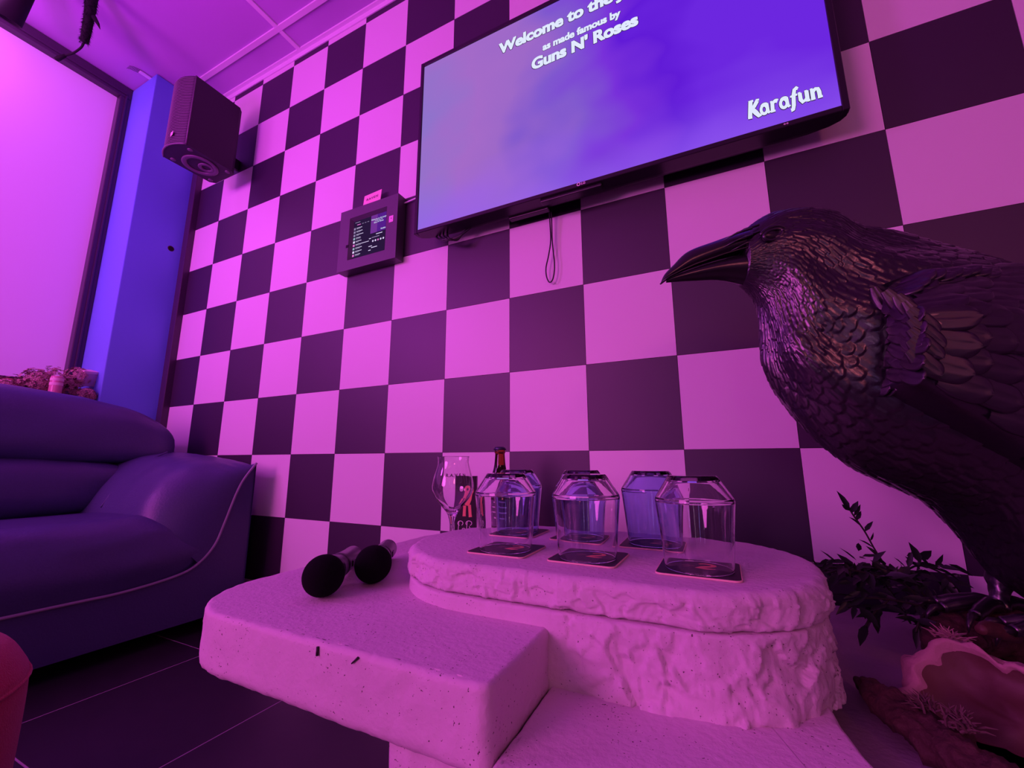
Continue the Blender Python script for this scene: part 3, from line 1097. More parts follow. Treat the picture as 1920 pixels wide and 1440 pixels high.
card = thing('name_card', 'pale salmon card lettered RAVEN propped on top of the wall tablet', 'card', (-0.607, -0.034, 0.996))
cm = Matrix.Rotation(math.radians(-9), 4, 'X') @ Matrix.Rotation(math.radians(-4), 4, 'Y')
o = box('board', -0.046, 0.046, -0.0008, 0.0008, 0.0, 0.062, mat('salmon_card', (0.92, 0.56, 0.60), 0.7), card)
o.data.transform(cm)
text_mesh('lettering', 'RAVEN', 0.017, INK, card, 0.0002, 0, 'CENTER', space=1.25, mtx=cm @ Matrix.Translation((0.0, -0.0012, 0.030)) @ Matrix.Rotation(PI / 2, 4, 'X'))

# ------------------------------------------------------------------ wall speaker
spk = thing('wall_speaker', 'dark wall loudspeaker with ribbed curved front under the ceiling corner', 'speaker', (-1.553, -0.21, 1.37))
spx0, spx1, spy, spb, sph = -0.0925, 0.0925, -0.105, 0.112, 0.365
CAB = mat('speaker_cabinet', (0.030, 0.026, 0.032), 0.5, 0.5, bump=(300, 0.3, 0.001))


def front_arc(bulge, inset, n=14):
    pts = []
    for i in range(n + 1):
        t = -1 + 2 * i / n
        pts.append(((spx1 - inset) * t, spy - bulge * (1 - t * t)))
    return pts


bm = bmesh.new()
ol = front_arc(0.030, 0.0) + [(spx1, spb - 0.02), (spx1 - 0.02, spb), (spx0 + 0.02, spb), (spx0, spb - 0.02)]
lo_ = [bm.verts.new((x, y, 0.004)) for x, y in ol]
hi_ = [bm.verts.new((x, y, sph)) for x, y in ol]
bm.faces.new(lo_[::-1])
bm.faces.new(hi_)
for i in range(len(ol)):
    j = (i + 1) % len(ol)
    bm.faces.new((lo_[i], lo_[j], hi_[j], hi_[i]))
bm_obj('cabinet', bm, CAB, spk)
# grille: horizontal ribs following the curved front
V, F = [], []
GR = mat('speaker_grille', (0.15, 0.11, 0.15), 0.4, 0.5)
for k in range(41):
    z = 0.012 + k * 0.0086
    a = front_arc(0.030, 0.002)
    v, f = tube_geo([(x, y - 0.0015, z) for x, y in a], 0.0023, 5)
    F += [tuple(i + len(V) for i in q) for q in f]
    V += v
mesh_obj('grille', V, F, GR, spk, True)['kind'] = 'stuff'
tube('grille_rim', [(x, y - 0.003, 0.006) for x, y in front_arc(0.031, 0.0)], 0.004, GR, spk, 8)
for sx in (spx0 + 0.002, spx1 - 0.002):
    tube('grille_rim', [(sx, spy - 0.003, 0.006), (sx, spy - 0.003, sph)], 0.003, GR, spk, 8)
dm = [(0, -0.014), (0.010, 0), (0, 0.014), (-0.010, 0)]
mesh_obj('badge', [(x + 0.030, spy - 0.0355, z + 0.056) for x, z in ((-0.009, -0.013), (0.009, -0.007), (0.009, 0.013), (-0.009, 0.007))], [(0, 1, 2, 3)], PAPER, spk)
lathe('base_ring', [(0.052, 0), (0.072, 0), (0.073, -0.004), (0.068, -0.006), (0.056, -0.006), (0.052, -0.003), (0.052, 0)], GR, spk, 32, loc=(0.0, 0.0, 0.0042))
lathe('base_ring', [(0.018, 0), (0.033, 0), (0.034, -0.004), (0.030, -0.006), (0.021, -0.006), (0.018, -0.003), (0.018, 0)], GR, spk, 24, loc=(0.010, 0.022, 0.0042))
for (x, y) in ((-0.07, -0.08), (0.07, -0.08), (-0.07, 0.085), (0.07, 0.085)):
    lathe('base_screw', [(0.0, -0.004), (0.007, -0.004), (0.011, -0.002), (0.011, 0)], GR, spk, 14, loc=(x, y, 0.0042))
box('wall_bracket', -0.085, -0.065, 0.110, 0.2095, 0.14, 0.20, BLACKP, spk, 0.004)

# ------------------------------------------------------------------ microphones
def microphone(label, ball, end):
    b, e = Vector(ball), Vector(end)
    t = thing('microphone', label, 'microphone', (b.x, b.y, b.z - 0.0305), group='microphones on the side slab')
    d = (e - b).normalized()
    L = (e - b).length
    q = d.to_track_quat('Z', 'X').to_euler()
    base = Vector((0, 0, 0.0305))
    lathe('windscreen', [(0, -0.0315)] + [(0.0302 * math.cos(a), 0.0312 * math.sin(a)) for a in [math.radians(x) for x in range(-80, 60, 10)]] + [(0.017, 0.031), (0, 0.031)],
          FOAM, t, 40, loc=base, rot=q)
    lathe('handle', [(0, 0.024), (0.0185, 0.026), (0.0235, 0.032), (0.0235, 0.044), (0.0195, 0.050), (0.0185, L - 0.03), (0.0190, L - 0.012), (0.0190, L), (0.016, L + 0.003), (0, L + 0.003)],
          MICBODY, t, 36, loc=base, rot=q)
    lathe('handle_ring', [(0.0192, 0.078), (0.0202, 0.080), (0.0202, 0.090), (0.0192, 0.092)], BLACKP, t, 36, loc=base, rot=q)
    o = box('switch', -0.005, 0.005, 0.0178, 0.0208, 0.10, 0.125, BLACKP, t, 0.001)
    o.location = base
    o.rotation_euler = q
    return t


microphone('handheld microphone with black foam ball, nearer to the table edge', (0.021, -0.689, -0.1985), (-0.080, -0.534, -0.2095))
microphone('handheld microphone with black foam ball, beside the raised oval slab', (0.037, -0.602, -0.1985), (-0.066, -0.452, -0.2095))

# ------------------------------------------------------------------ coasters and tumblers
TZ = -0.170


def coaster_bm(s, r, z0, z1, ins=0.0):
    bm = bmesh.new()
    c = rounded_poly([(-s / 2 + ins, -s / 2 + ins, r), (s / 2 - ins, -s / 2 + ins, r), (s / 2 - ins, s / 2 - ins, r), (-s / 2 + ins, s / 2 - ins, r)])
    a = [bm.verts.new((p.x, p.y, z0)) for p in c]
    b = [bm.verts.new((p.x, p.y, z1)) for p in c]
    bm.faces.new(a[::-1])
    bm.faces.new(b)
    n = len(c)
    for i in range(n):
        bm.faces.new((a[i], a[(i + 1) % n], b[(i + 1) % n], b[i]))
    return bm


def make_coaster(x, y, label, rot=0.0):
    t = thing('coaster', label, 'coaster', (x, y, TZ + 0.0004), group='coasters on the oval slab', rot=(0, 0, math.radians(rot)))
    bm_obj('board', coaster_bm(0.100, 0.009, 0.0, 0.0020), CORK, t)
    bm_obj('face', coaster_bm(0.100, 0.008, 0.0019, 0.00215, 0.0012), COASTER, t)
    fm = Matrix.Translation((0, 0, 0.0024))
    stroke_mesh('mark', [arc(0.008, 0.018, 0.010, 0.008, 150, -60, (.002, .004), 10) + [(0.004, 0.006, .0042), (-0.002, 0.000, .004), (0.010, -0.003, .0035), (0.020, -0.002, .001)]], ORANGE, t, fm)
    stroke_mesh('mark', [[(-0.022, 0.008, .002), (-0.014, 0.010, .004), (-0.006, 0.007, .002)], [(-0.020, -0.001, .001), (-0.012, 0.003, .0025)]], mat('dim_print', (0.16, 0.09, 0.09), 0.6), t, fm)
    mesh_obj('strip', [(-0.014, -0.0405, 0.0023), (0.014, -0.0405, 0.0023), (0.014, -0.0335, 0.0023), (-0.014, -0.0335, 0.0023)], [(0, 1, 2, 3)], mat('pale_strip', (0.45, 0.36, 0.38), 0.6), t)
    text_mesh('lettering', 'RAVEN', 0.006, INK, t, 0.0001, 0, 'CENTER', mtx=Matrix.Translation((0, -0.0390, 0.0025)), res=2)
    return t


def tumbler_prof(k=1.0):
    # upside down: rim on the coaster, thick base on top
    out = [(0.0415, 0.0), (0.0420, 0.0006), (0.0462, 0.045), (0.0500, 0.081), (0.0505, 0.086), (0.0497, 0.090), (0.0320, 0.1175), (0.0300, 0.1192), (0.0, 0.1192)]
    inn = [(0.0, 0.1115), (0.0275, 0.1112), (0.0300, 0.1098), (0.0470, 0.0875), (0.0480, 0.0845), (0.0477, 0.080), (0.0440, 0.045), (0.0402, 0.0006), (0.0408, 0.0), (0.0415, 0.0)]
    return [(r * k, z * k) for r, z in out + inn]


def hold(prof, f=0.06):
    # extra points next to every corner keep the flat walls optically flat
    out = [prof[0]]
    for a, b in zip(prof[:-1], prof[1:]):
        L = math.hypot(b[0] - a[0], b[1] - a[1])
        if L > 0.002:
            k = min(f, 0.0008 / L)
            out += [(a[0] + (b[0] - a[0]) * t, a[1] + (b[1] - a[1]) * t) for t in (k, 1 - k)]
        out.append(b)
    return out


def make_tumbler(x, y, label, m, k=1.0):
    o = lathe('tumbler', hold(tumbler_prof(k)), m, None, 72, loc=(x, y, TZ + 0.0031))
    return tag(o, label, 'tumbler', 'upturned tumblers on the oval slab')


fronts = [(0.256, -0.533, 0.256, -0.540), (0.391, -0.532, 0.391, -0.541), (0.541, -0.536, 0.5415, -0.542)]
backs = [(0.203, -0.375, 0.200, -0.375), (0.336, -0.376, 0.338, -0.380), (0.463, -0.388, 0.466, -0.388)]
flab = ['at the front beside the microphones', 'at the front in the middle', 'at the front nearest the raven']
blab = ['at the back beside the stemmed glass', 'at the back in the middle', 'at the back nearest the raven']
for (x, y, gx, gy), l in zip(fronts, flab):
    make_coaster(x, y, 'black square coaster under the clear tumbler ' + l, random.uniform(-3, 0))
    make_tumbler(gx, gy, 'clear glass tumbler standing upside down ' + l, CLEAR)
for (x, y, gx, gy), l in zip(backs, blab):
    make_coaster(x, y, 'black square coaster under the blue tumbler ' + l, random.uniform(-3, 2))
    make_tumbler(gx, gy, 'blue tinted tumbler standing upside down ' + l, BLUEG, 1.02)

# ------------------------------------------------------------------ stemmed glass, bottle, boxed card behind the oval slab
SZT = -0.2295
sg = thing('beer_glass', 'clear stemmed beer glass with tulip bowl beside the beer bottle', 'glass', (0.003, -0.315, SZT))
op = smooth_prof([(0.034, 0.001), (0.030, 0.0035), (0.012, 0.007), (0.0058, 0.016), (0.0050, 0.040), (0.0062, 0.062), (0.0120, 0.080), (0.026, 0.098), (0.0405, 0.117),
                  (0.0490, 0.138), (0.0465, 0.160), (0.0400, 0.185), (0.0372, 0.200), (0.0380, 0.2125)], 6)
ip = smooth_prof([(0.0370, 0.2125), (0.0361, 0.200), (0.0389, 0.185), (0.0453, 0.160), (0.0477, 0.138), (0.0390, 0.118), (0.0240, 0.101), (0.010, 0.088), (0.0, 0.086)], 6)
gb = lathe('bowl', [(0, 0)] + [(0.034, 0)] + op + ip, CLEAR, sg, 56)
gt = text_mesh('lettering', 'R.A.V.E.N', 0.0100, INK, sg, 0.00025, 0, 'CENTER', space=1.15)
for v in gt.data.vertices:                     # wrap the words round the bowl, facing the room
    a = v.co.x / 0.043 - PI / 2 + 0.74
    zz = 0.166 + v.co.y
    rr = 0.0467 - (zz - 0.160) * 0.24
    v.co = Vector((rr * math.cos(a), rr * math.sin(a), zz))

bt = thing('beer_bottle', 'brown beer bottle with dark crown cap behind the clear tumblers', 'bottle', (0.062, -0.186, SZT))
bo = smooth_prof([(0.0, 0.0), (0.026, 0.0), (0.0300, 0.004), (0.0305, 0.06), (0.0305, 0.125), (0.0285, 0.145), (0.0200, 0.170), (0.0150, 0.190), (0.0128, 0.215), (0.0128, 0.222)], 5)
lathe('body', bo + [(0.0142, 0.2225), (0.0145, 0.228), (0.0130, 0.230), (0.0120, 0.231), (0.0, 0.231)], BROWNG, bt, 40)
lathe('beer', [(0, 0.003), (0.0275, 0.004), (0.0282, 0.12), (0.0262, 0.144), (0.0178, 0.169), (0.0130, 0.19), (0.0, 0.1905)], mat('dark_beer', (0.05, 0.010, 0.004), 0.2), bt, 32)
cp = [(0.0, 0.2385), (0.0125, 0.2380), (0.0150, 0.2355), (0.0168, 0.2300), (0.0160, 0.2295)]
o = lathe('cap', cp, mat('cap_dark', (0.05, 0.05, 0.10), 0.35, 0.5, metal=0.6), bt, 42)
for v in o.data.vertices:
    if v.co.z < 0.2345:
        a = math.atan2(v.co.y, v.co.x)
        s_ = 1 + 0.035 * math.cos(21 * a)
        v.co.x *= s_
        v.co.y *= s_
lathe('label', [(0.0309, 0.045), (0.0309, 0.110)], mat('bottle_label', (0.10, 0.06, 0.12), 0.6), bt, 40)
for k, w in enumerate((0.016, 0.022, 0.022, 0.014)):
    vs = []
    for a in np.linspace(-w / 0.031, w / 0.031, 7):
        aa = a - PI / 2 + 0.25
        for z in (0.098 - 0.012 * k, 0.101 - 0.012 * k):
            vs.append((0.0312 * math.cos(aa), 0.0312 * math.sin(aa), z))
    mesh_obj('label_line', vs, [(2 * i, 2 * i + 2, 2 * i + 3, 2 * i + 1) for i in range(6)], CREAM, bt)

bxo = thing('menu_box', 'black menu box with an orange figure and handwriting behind the stemmed glass', 'box', (-0.054, -0.165, SZT), rot=(0, 0, math.radians(24)))
box('body', -0.029, 0.029, 0.0, 0.030, 0.0, 0.160, INK, bxo, 0.001)
mesh_obj('side', [(0.0294, 0.001, 0.001), (0.0294, 0.029, 0.001), (0.0294, 0.029, 0.159), (0.0294, 0.001, 0.159)], [(0, 1, 2, 3)], mat('box_side', (0.55, 0.40, 0.55), 0.6), bxo)
bmx = Matrix.Translation((0, -0.0008, 0)) @ Matrix.Rotation(PI / 2, 4, 'X')
stroke_mesh('print', [arc(0.010, 0.122, .008, .009, 0, 360, (.004, .004), 16), [(0.010, 0.116, .009), (0.008, 0.098, .008), (0.004, 0.082, .006)],
                      [(-0.002, 0.082, .004), (-0.003, 0.060, .004), (-0.003, 0.054, .0045)], [(0.011, 0.084, .004), (0.013, 0.060, .004), (0.014, 0.052, .0045)]], ORANGE, bxo, bmx)
stroke_mesh('print', [arc(-0.010, 0.124, .003, .006, 0, 360, (.003, .003), 14)], CREAM, bxo, bmx)
hw = [arc(-0.013, 0.036, .007, .006, 250, -60, (.0009, .0009), 14), [(-0.017, 0.040, .0008), (-0.019, 0.014, .0008)], arc(-0.004, 0.020, .004, .003, 0, 360, (.0008, .0008), 10),
      arc(0.010, 0.036, .008, .006, 220, -70, (.0009, .0009), 14), [(0.006, 0.040, .0008), (0.003, 0.014, .0008)], [(0.011, 0.028, .0008), (0.018, 0.013, .0008)], [(0.020, 0.017, .0008), (0.024, 0.013, .0008)]]
stroke_mesh('handwriting', hw, CREAM, bxo, bmx)

def lump(name, pts, rad, m, parent=None, amp=0.3, sc=30, flat=1.0, n=26, sub=8, zmin=None):
    pr = smooth_prof([tuple(p) + (r,) for p, r in zip(pts, rad)], sub)
    v, f = tube_geo([p[:3] for p in pr], [p[3] for p in pr], n)
    k = n
    out = []
    for i, q in enumerate(v):
        c = Vector(pr[i // k][:3])
        d = q - c
        nn = noise.noise(q * sc) * 0.6 + noise.noise(q * sc * 2.7) * 0.4
        q2 = c + Vector((d.x, d.y, d.z * flat)) * (1 + amp * nn)
        if zmin is not None:
            q2.z = max(q2.z, zmin)
        out.append(q2)
    return mesh_obj(name, out, f, m, parent, True)


# ------------------------------------------------------------------ raven sculpture
# local frame: X from beak to tail, Y away from the room's middle towards the wall, Z up
RX, RY = Vector((0.901, 0.4335, 0)), Vector((-0.4335, 0.901, 0))
R0 = Vector((CAM.x, CAM.y, 0)) + RY * 0.65
FOOT = Vector((0.665, 0.0, -0.262))
raven = thing('raven_sculpture', 'large glossy black raven sculpture with carved feathers, perched beside the oval slab', 'sculpture',
              R0 + RX * FOOT.x + Vector((0, 0, FOOT.z)), rot=(0, 0, math.atan2(RX.y, RX.x)))


def rl(s, y, z):
    return Vector((s - FOOT.x, y, z - FOOT.z))


Tp = [(0.3824, 0.3413), (0.4093, 0.3658), (0.4458, 0.3845), (0.4919, 0.3894), (0.5364, 0.3823), (0.5784, 0.3535), (0.6303, 0.3360), (0.6813, 0.3190), (0.739, 0.3028), (0.7963, 0.2789), (0.8477, 0.2321), (0.8914, 0.1596), (0.9208, 0.0728), (0.9445, -0.0261), (0.9669, -0.1199)]
Bp = [(0.3803, 0.2581), (0.3933, 0.2479), (0.4038, 0.2312), (0.4099, 0.2073), (0.4108, 0.1606), (0.4106, 0.121), (0.4235, 0.0797), (0.449, 0.036), (0.4922, -0.0108), (0.5362, -0.0437), (0.5963, -0.0714), (0.6476, -0.0978), (0.6849, -0.142), (0.7195, -0.201), (0.7926, -0.2511)]
Wd = [0.030, 0.036, 0.043, 0.050, 0.056, 0.064, 0.076, 0.090, 0.104, 0.114, 0.120, 0.116, 0.102, 0.080, 0.045]
rows = smooth_prof([(t[0], t[1], b[0], b[1], w) for t, b, w in zip(Tp, Bp, Wd)], 30)
A = np.array(rows)
NU, NV = len(A), 460
th = np.linspace(0, 2 * PI, NV, endpoint=False)
ctr = np.stack([(A[:, 0] + A[:, 2]) / 2, np.zeros(NU), (A[:, 1] + A[:, 3]) / 2], 1)
hv = np.stack([(A[:, 0] - A[:, 2]) / 2, np.zeros(NU), (A[:, 1] - A[:, 3]) / 2], 1)
Pg = ctr[:, None, :] + hv[:, None, :] * np.cos(th)[None, :, None]
Pg[:, :, 1] -= A[:, 4][:, None] * np.sin(th)[None, :]
# a brow over the eye and a hollow in front of it, a breast crease behind the neck
du = np.gradient(Pg, axis=0)
dv = (np.roll(Pg, -1, 1) - np.roll(Pg, 1, 1)) / 2
Nn = np.cross(du, dv)
Nn /= np.linalg.norm(Nn, axis=2, keepdims=True) + 1e-12
if np.mean(np.sum(Nn * (Pg - ctr[:, None, :]), 2)) < 0:
    Nn = -Nn
# row coordinate: rows of feathers, small on the head, large on the body
seglen = np.linalg.norm(np.diff(ctr, axis=0), axis=1)
tt = np.linspace(0, 1, NU)
spacing = np.interp(tt, [0, 0.2, 0.4, 0.6, 1.0], [0.0062, 0.0085, 0.014, 0.021, 0.024])
a_c = np.concatenate([[0], np.cumsum(seglen / spacing[:-1])])
NF = 46 * 2
ag = np.repeat(a_c[:, None], NV, 1)
bg = np.repeat((th / (2 * PI) * NF)[None, :], NU, 0)
rng = np.random.RandomState(4)


def feather_relief(ag, bg, ncol, FL, overlap, seed):
    """height of overlapping feathers; the ones nearer the head lie on top"""
    JT = np.random.RandomState(seed).uniform(-0.25, 0.25, (600, ncol, 3))
    H = np.zeros(ag.shape)
    got = np.zeros(ag.shape, bool)
    for k in range(overlap, -1, -1):
        row = np.floor(ag).astype(int) - k
        for c_off in (0, 1, -1):
            off = (row % 2) * 0.5
            col = np.round(bg - off).astype(int) + c_off
            j = JT[row % 600, col % ncol]
            t = (ag - row - j[..., 0]) / (FL * (1 + 0.4 * j[..., 1]))
            w = (bg - col - off - j[..., 2]) / 0.62
            lim = np.where(t > 0.6, np.sqrt(np.clip(1 - ((t - 0.6) / 0.4) ** 2, 0, 1)), 1.0)
            ins = (t > 0) & (t < 1) & (np.abs(w) < lim) & (~got)
            barb = 0.05 * np.sin(w * 22 + t * 9) + 0.04 * np.sin(w * 41 + 3 * j[..., 1])
            h = 0.15 + 0.85 * np.clip(t, 0, 1) ** 1.3 - 0.34 * (w / np.maximum(lim, 0.05)) ** 2 + barb - 0.14 * np.exp(-(w / 0.09) ** 2)
            H = np.where(ins, h * (1 + 0.6 * j[..., 1]), H)
            got |= ins
    return H


# long narrow hackles on head and neck, broad scales on the body
warp = 0.9 * np.sin(ag * 0.11 + 1.3 * np.sin(bg * 0.14))
H1 = feather_relief(ag * 0.62, bg + warp, NF, 3.4, 3, 4)
H2 = feather_relief(ag, bg / 2, NF // 2, np.interp(tt, [0, 0.3, 0.55, 1.0], [2.4, 3.0, 2.0, 1.85])[:, None], 3, 9)
mixk = np.clip((tt[:, None] - 0.40 + 0.04 * np.sin(bg * 0.5)) / 0.06, 0, 1)
H = H1 * (1 - mixk) + H2 * mixk
amp = np.interp(tt, [0, 0.08, 0.25, 0.40, 0.47, 1.0], [0.0008, 0.0016, 0.0030, 0.0042, 0.0038, 0.0034])[:, None]
side_k = 1.0
wave = (0.0034 * np.sin(bg * 0.62 + 0.22 * ag) + 0.0022 * np.sin(bg * 0.37 - 0.35 * ag + 1.0)) * np.interp(tt, [0, 0.12, 0.28, 0.42, 0.55, 1], [0, 0.2, 0.8, 1.2, 0.5, 0.2])[:, None]
Pd = Pg + Nn * (H * amp + wave)[..., None]
V = Pd.reshape(-1, 3) - np.array([FOOT.x, 0, FOOT.z])
ii = np.arange(NU - 1)[:, None] * NV
jj = np.arange(NV)[None, :]
j2 = (jj + 1) % NV
Fq = np.stack([ii + jj, ii + NV + jj, ii + NV + j2, ii + j2], -1).reshape(-1, 4)
me = bpy.data.meshes.new('body')
me.vertices.add(len(V))
me.vertices.foreach_set('co', V.astype(np.float32).ravel())
nf = len(Fq)
me.loops.add(nf * 4)
me.loops.foreach_set('vertex_index', Fq.astype(np.int32).ravel())
me.polygons.add(nf)
me.polygons.foreach_set('loop_start', np.arange(0, nf * 4, 4, dtype=np.int32))
me.polygons.foreach_set('use_smooth', np.ones(nf, bool))
me.update(calc_edges=True)
bm = bmesh.new()
bm.from_mesh(me)
bm.verts.ensure_lookup_table()
bm.faces.new([bm.verts[i] for i in range(NV)])
bm.faces.new([bm.verts[(NU - 1) * NV + i] for i in range(NV)])
bpy.data.meshes.remove(me)
body = bm_obj('body', bm, RAVEN, raven, smooth=True)


def loft_beak(name, top, bot, wid, flat_bot=False, flat_top=False):
    rr = smooth_prof([(t[0], t[1], b[0], b[1], w) for t, b, w in zip(top, bot, wid)], 8)
    n = 28
    verts, faces = [], []
    for i, (ts, tz, bs, bz, w) in enumerate(rr):
        for k in range(n):
            a = 2 * PI * k / n
            c, s_ = math.cos(a), math.sin(a)
            e = 0.75
            cc = math.copysign(abs(c) ** e, c)
            ww = w * (0.55 + 0.45 * (1 - max(0, cc)) if not flat_top else 0.6 + 0.4 * (1 - max(0, -cc)))
            verts.append(rl((ts + bs) / 2 + (ts - bs) / 2 * cc, -ww * s_, (tz + bz) / 2 + (tz - bz) / 2 * cc))
    for i in range(len(rr) - 1):
        for k in range(n):
            k2 = (k + 1) % n
            faces.append((i * n + k, (i + 1) * n + k, (i + 1) * n + k2, i * n + k2))
    faces.append(tuple(range(n)))
    faces.append(tuple((len(rr) - 1) * n + k for k in range(n - 1, -1, -1)))
    return mesh_obj(name, verts, faces, BEAK, raven, True)


BU = [(0.2459, 0.2605), (0.2531, 0.2753), (0.2693, 0.2923), (0.2951, 0.3162), (0.3414, 0.3345), (0.3973, 0.3549), (0.4349, 0.3687)]
BM_ = [(0.2462, 0.2598), (0.2579, 0.2690), (0.279, 0.2792), (0.301, 0.2880), (0.3432, 0.3015), (0.3932, 0.3140), (0.4386, 0.3217)]
b1 = loft_beak('upper_beak', BU, [(s, z - 0.0012) for s, z in BM_], [0.002, 0.006, 0.0095, 0.013, 0.019, 0.027, 0.033])
b1['label'] = 'smooth hooked upper half of the beak'
BL = [(0.2556, 0.2612), (0.2663, 0.2621), (0.2999, 0.2639), (0.344, 0.2648), (0.3828, 0.2563), (0.4206, 0.2404)]
BT = [(0.2560, 0.2650), (0.268, 0.2722), (0.301, 0.2850), (0.3450, 0.2985), (0.3932, 0.3105), (0.4386, 0.3180)]
loft_beak('lower_beak', BT, BL, [0.003, 0.006, 0.0115, 0.017, 0.024, 0.030], flat_top=True)
# gape line, nostril bristles
for yy_ in (-1, 1):
    tube('gape_line', [rl(s, yy_ * w, z) for (s, z), w in zip(BM_, [0.002, 0.0062, 0.0096, 0.0132, 0.0195, 0.0275, 0.034])], 0.0014, BEAK, raven, 6)
    for k in range(5):
        s0_, z0_ = 0.400 - 0.012 * (k % 2), 0.333 + 0.006 * k - 0.010
        tube('bristle', [rl(s0_, yy_ * 0.030, z0_), rl(s0_ - 0.022, yy_ * 0.0265, z0_ - 0.006), rl(s0_ - 0.044, yy_ * 0.0200, z0_ - 0.016)], [0.0022, 0.0018, 0.0004], RAVEN, raven, 6)
# eye with lids
for yy_ in (-1, 1):
    ec = rl(0.4130, yy_ * 0.0385, 0.3235)
    e = lathe('eye', [(0, -0.006)] + [(math.cos(a), math.sin(a) * 0.5) for a in ()] + [(0.0065, -0.003), (0.0085, 0.0), (0.0065, 0.003), (0, 0.0045)], BLACKP, raven, 24, loc=ec, rot=(PI / 2 * (1 if yy_ < 0 else -1), 0, 0))
    e.scale = (1.9, 1.05, 1)
    ring = [ec + Vector((0.0155 * math.cos(a), yy_ * (0.003 + 0.0012 * math.cos(2 * a)), 0.0088 * math.sin(a) + 0.0045 * math.cos(a))) for a in np.linspace(0, 2 * PI, 26)]
    tube('eyelid', ring, 0.0027, RAVEN, raven, 8)
    ring = [ec + Vector((0.0215 * math.cos(a) + 0.002, yy_ * 0.0015, 0.0140 * math.sin(a) + 0.005 * math.cos(a))) for a in np.linspace(0.2, 2.9, 20)]
    tube('brow', ring, [0.0008] + [0.0028] * 18 + [0.0008], RAVEN, raven, 8)

# feather used again and again: rounded tip, raised middle, split vane
def feather_mesh(name, wide=0.62, tip=0.45):
    nu, nv = 12, 10
    verts, faces = [], []
    for i in range(nu + 1):
        t = math.sin(PI / 2 * i / nu) ** 0.9
        lim = 1.0 if t < 1 - tip else math.sqrt(max(0.0, 1 - ((t - 1 + tip) / tip) ** 2))
        lim *= 0.55 + 0.45 * min(1, t / 0.35)
        for j in range(nv + 1):
            w = -1 + 2 * j / nv
            y = w * lim * wide / 2
            z = 0.055 * (1 - w * w) * min(1, 0.3 + t * 2) + 0.12 * t - 0.04 - 0.03 * math.exp(-(w / 0.10) ** 2) * (t < 0.93) + 0.008 * math.sin(w * 19 + t * 16)
            verts.append((t, y, z))
    n1 = nv + 1
    for i in range(nu):
        for j in range(nv):
            faces.append((i * n1 + j, (i + 1) * n1 + j, (i + 1) * n1 + j + 1, i * n1 + j + 1))
    edge = [i * n1 for i in range(nu + 1)] + [nu * n1 + j for j in range(1, nv)] + [i * n1 + nv for i in range(nu, -1, -1)]
    b0 = len(verts)
    for e in edge:
        x, y, z = verts[e]
        verts.append((x, y, z - 0.07))
    for k in range(len(edge) - 1):
        faces.append((edge[k], b0 + k, b0 + k + 1, edge[k + 1]))
    m_ = bpy.data.meshes.new(name)
    m_.from_pydata(verts, [], faces)
    m_.materials.append(RAVEN)
    m_.polygons.foreach_set('use_smooth', [True] * len(m_.polygons))
    return m_


FM = feather_mesh('feather', 0.80, 0.34)
FML = feather_mesh('flight_feather', 0.20, 0.25)


def place_feather(me_, parent, p, d, nrm, length, width):
    d = d.normalized()
    nrm = (nrm - d * nrm.dot(d)).normalized()
    s_ = nrm.cross(d)
    o = bpy.data.objects.new(me_.name, me_)
    o.matrix_basis = Matrix((Vector((d.x * length, s_.x * width, nrm.x * length * 0.8, p.x)), Vector((d.y * length, s_.y * width, nrm.y * length * 0.8, p.y)),
                             Vector((d.z * length, s_.z * width, nrm.z * length * 0.8, p.z)), Vector((0, 0, 0, 1))))
    return link(o, parent)


WT = smooth_prof([(0.530, 0.205), (0.575, 0.226), (0.635, 0.238), (0.700, 0.241), (0.770, 0.235), (0.840, 0.200), (0.920, 0.130)], 8)
WB = smooth_prof([(0.512, 0.078), (0.562, 0.040), (0.625, 0.000), (0.690, -0.038), (0.755, -0.073), (0.830, -0.105), (0.910, -0.130)], 8)


def wing_pt(p, q, sgn, out=0.0):
    i = min(int(p * (len(WT) - 1)), len(WT) - 2)
    f = p * (len(WT) - 1) - i
    t = (WT[i][0] + (WT[i + 1][0] - WT[i][0]) * f, WT[i][1] + (WT[i + 1][1] - WT[i][1]) * f)
    b = (WB[i][0] + (WB[i + 1][0] - WB[i][0]) * f, WB[i][1] + (WB[i + 1][1] - WB[i][1]) * f)
    y = 0.084 + 0.054 * math.sin(PI / 2 * min(1.0, max(0.0, q) * 2.2)) - 0.010 * max(0.0, q - 0.6) - 0.010 * (1 - min(1.0, p * 5)) ** 2 + out
    if q < 0:
        y += q * 0.9
    if q > 1:
        y -= (q - 1) * 0.8
    return rl(t[0] + (b[0] - t[0]) * q, sgn * y, t[1] + (b[1] - t[1]) * q)


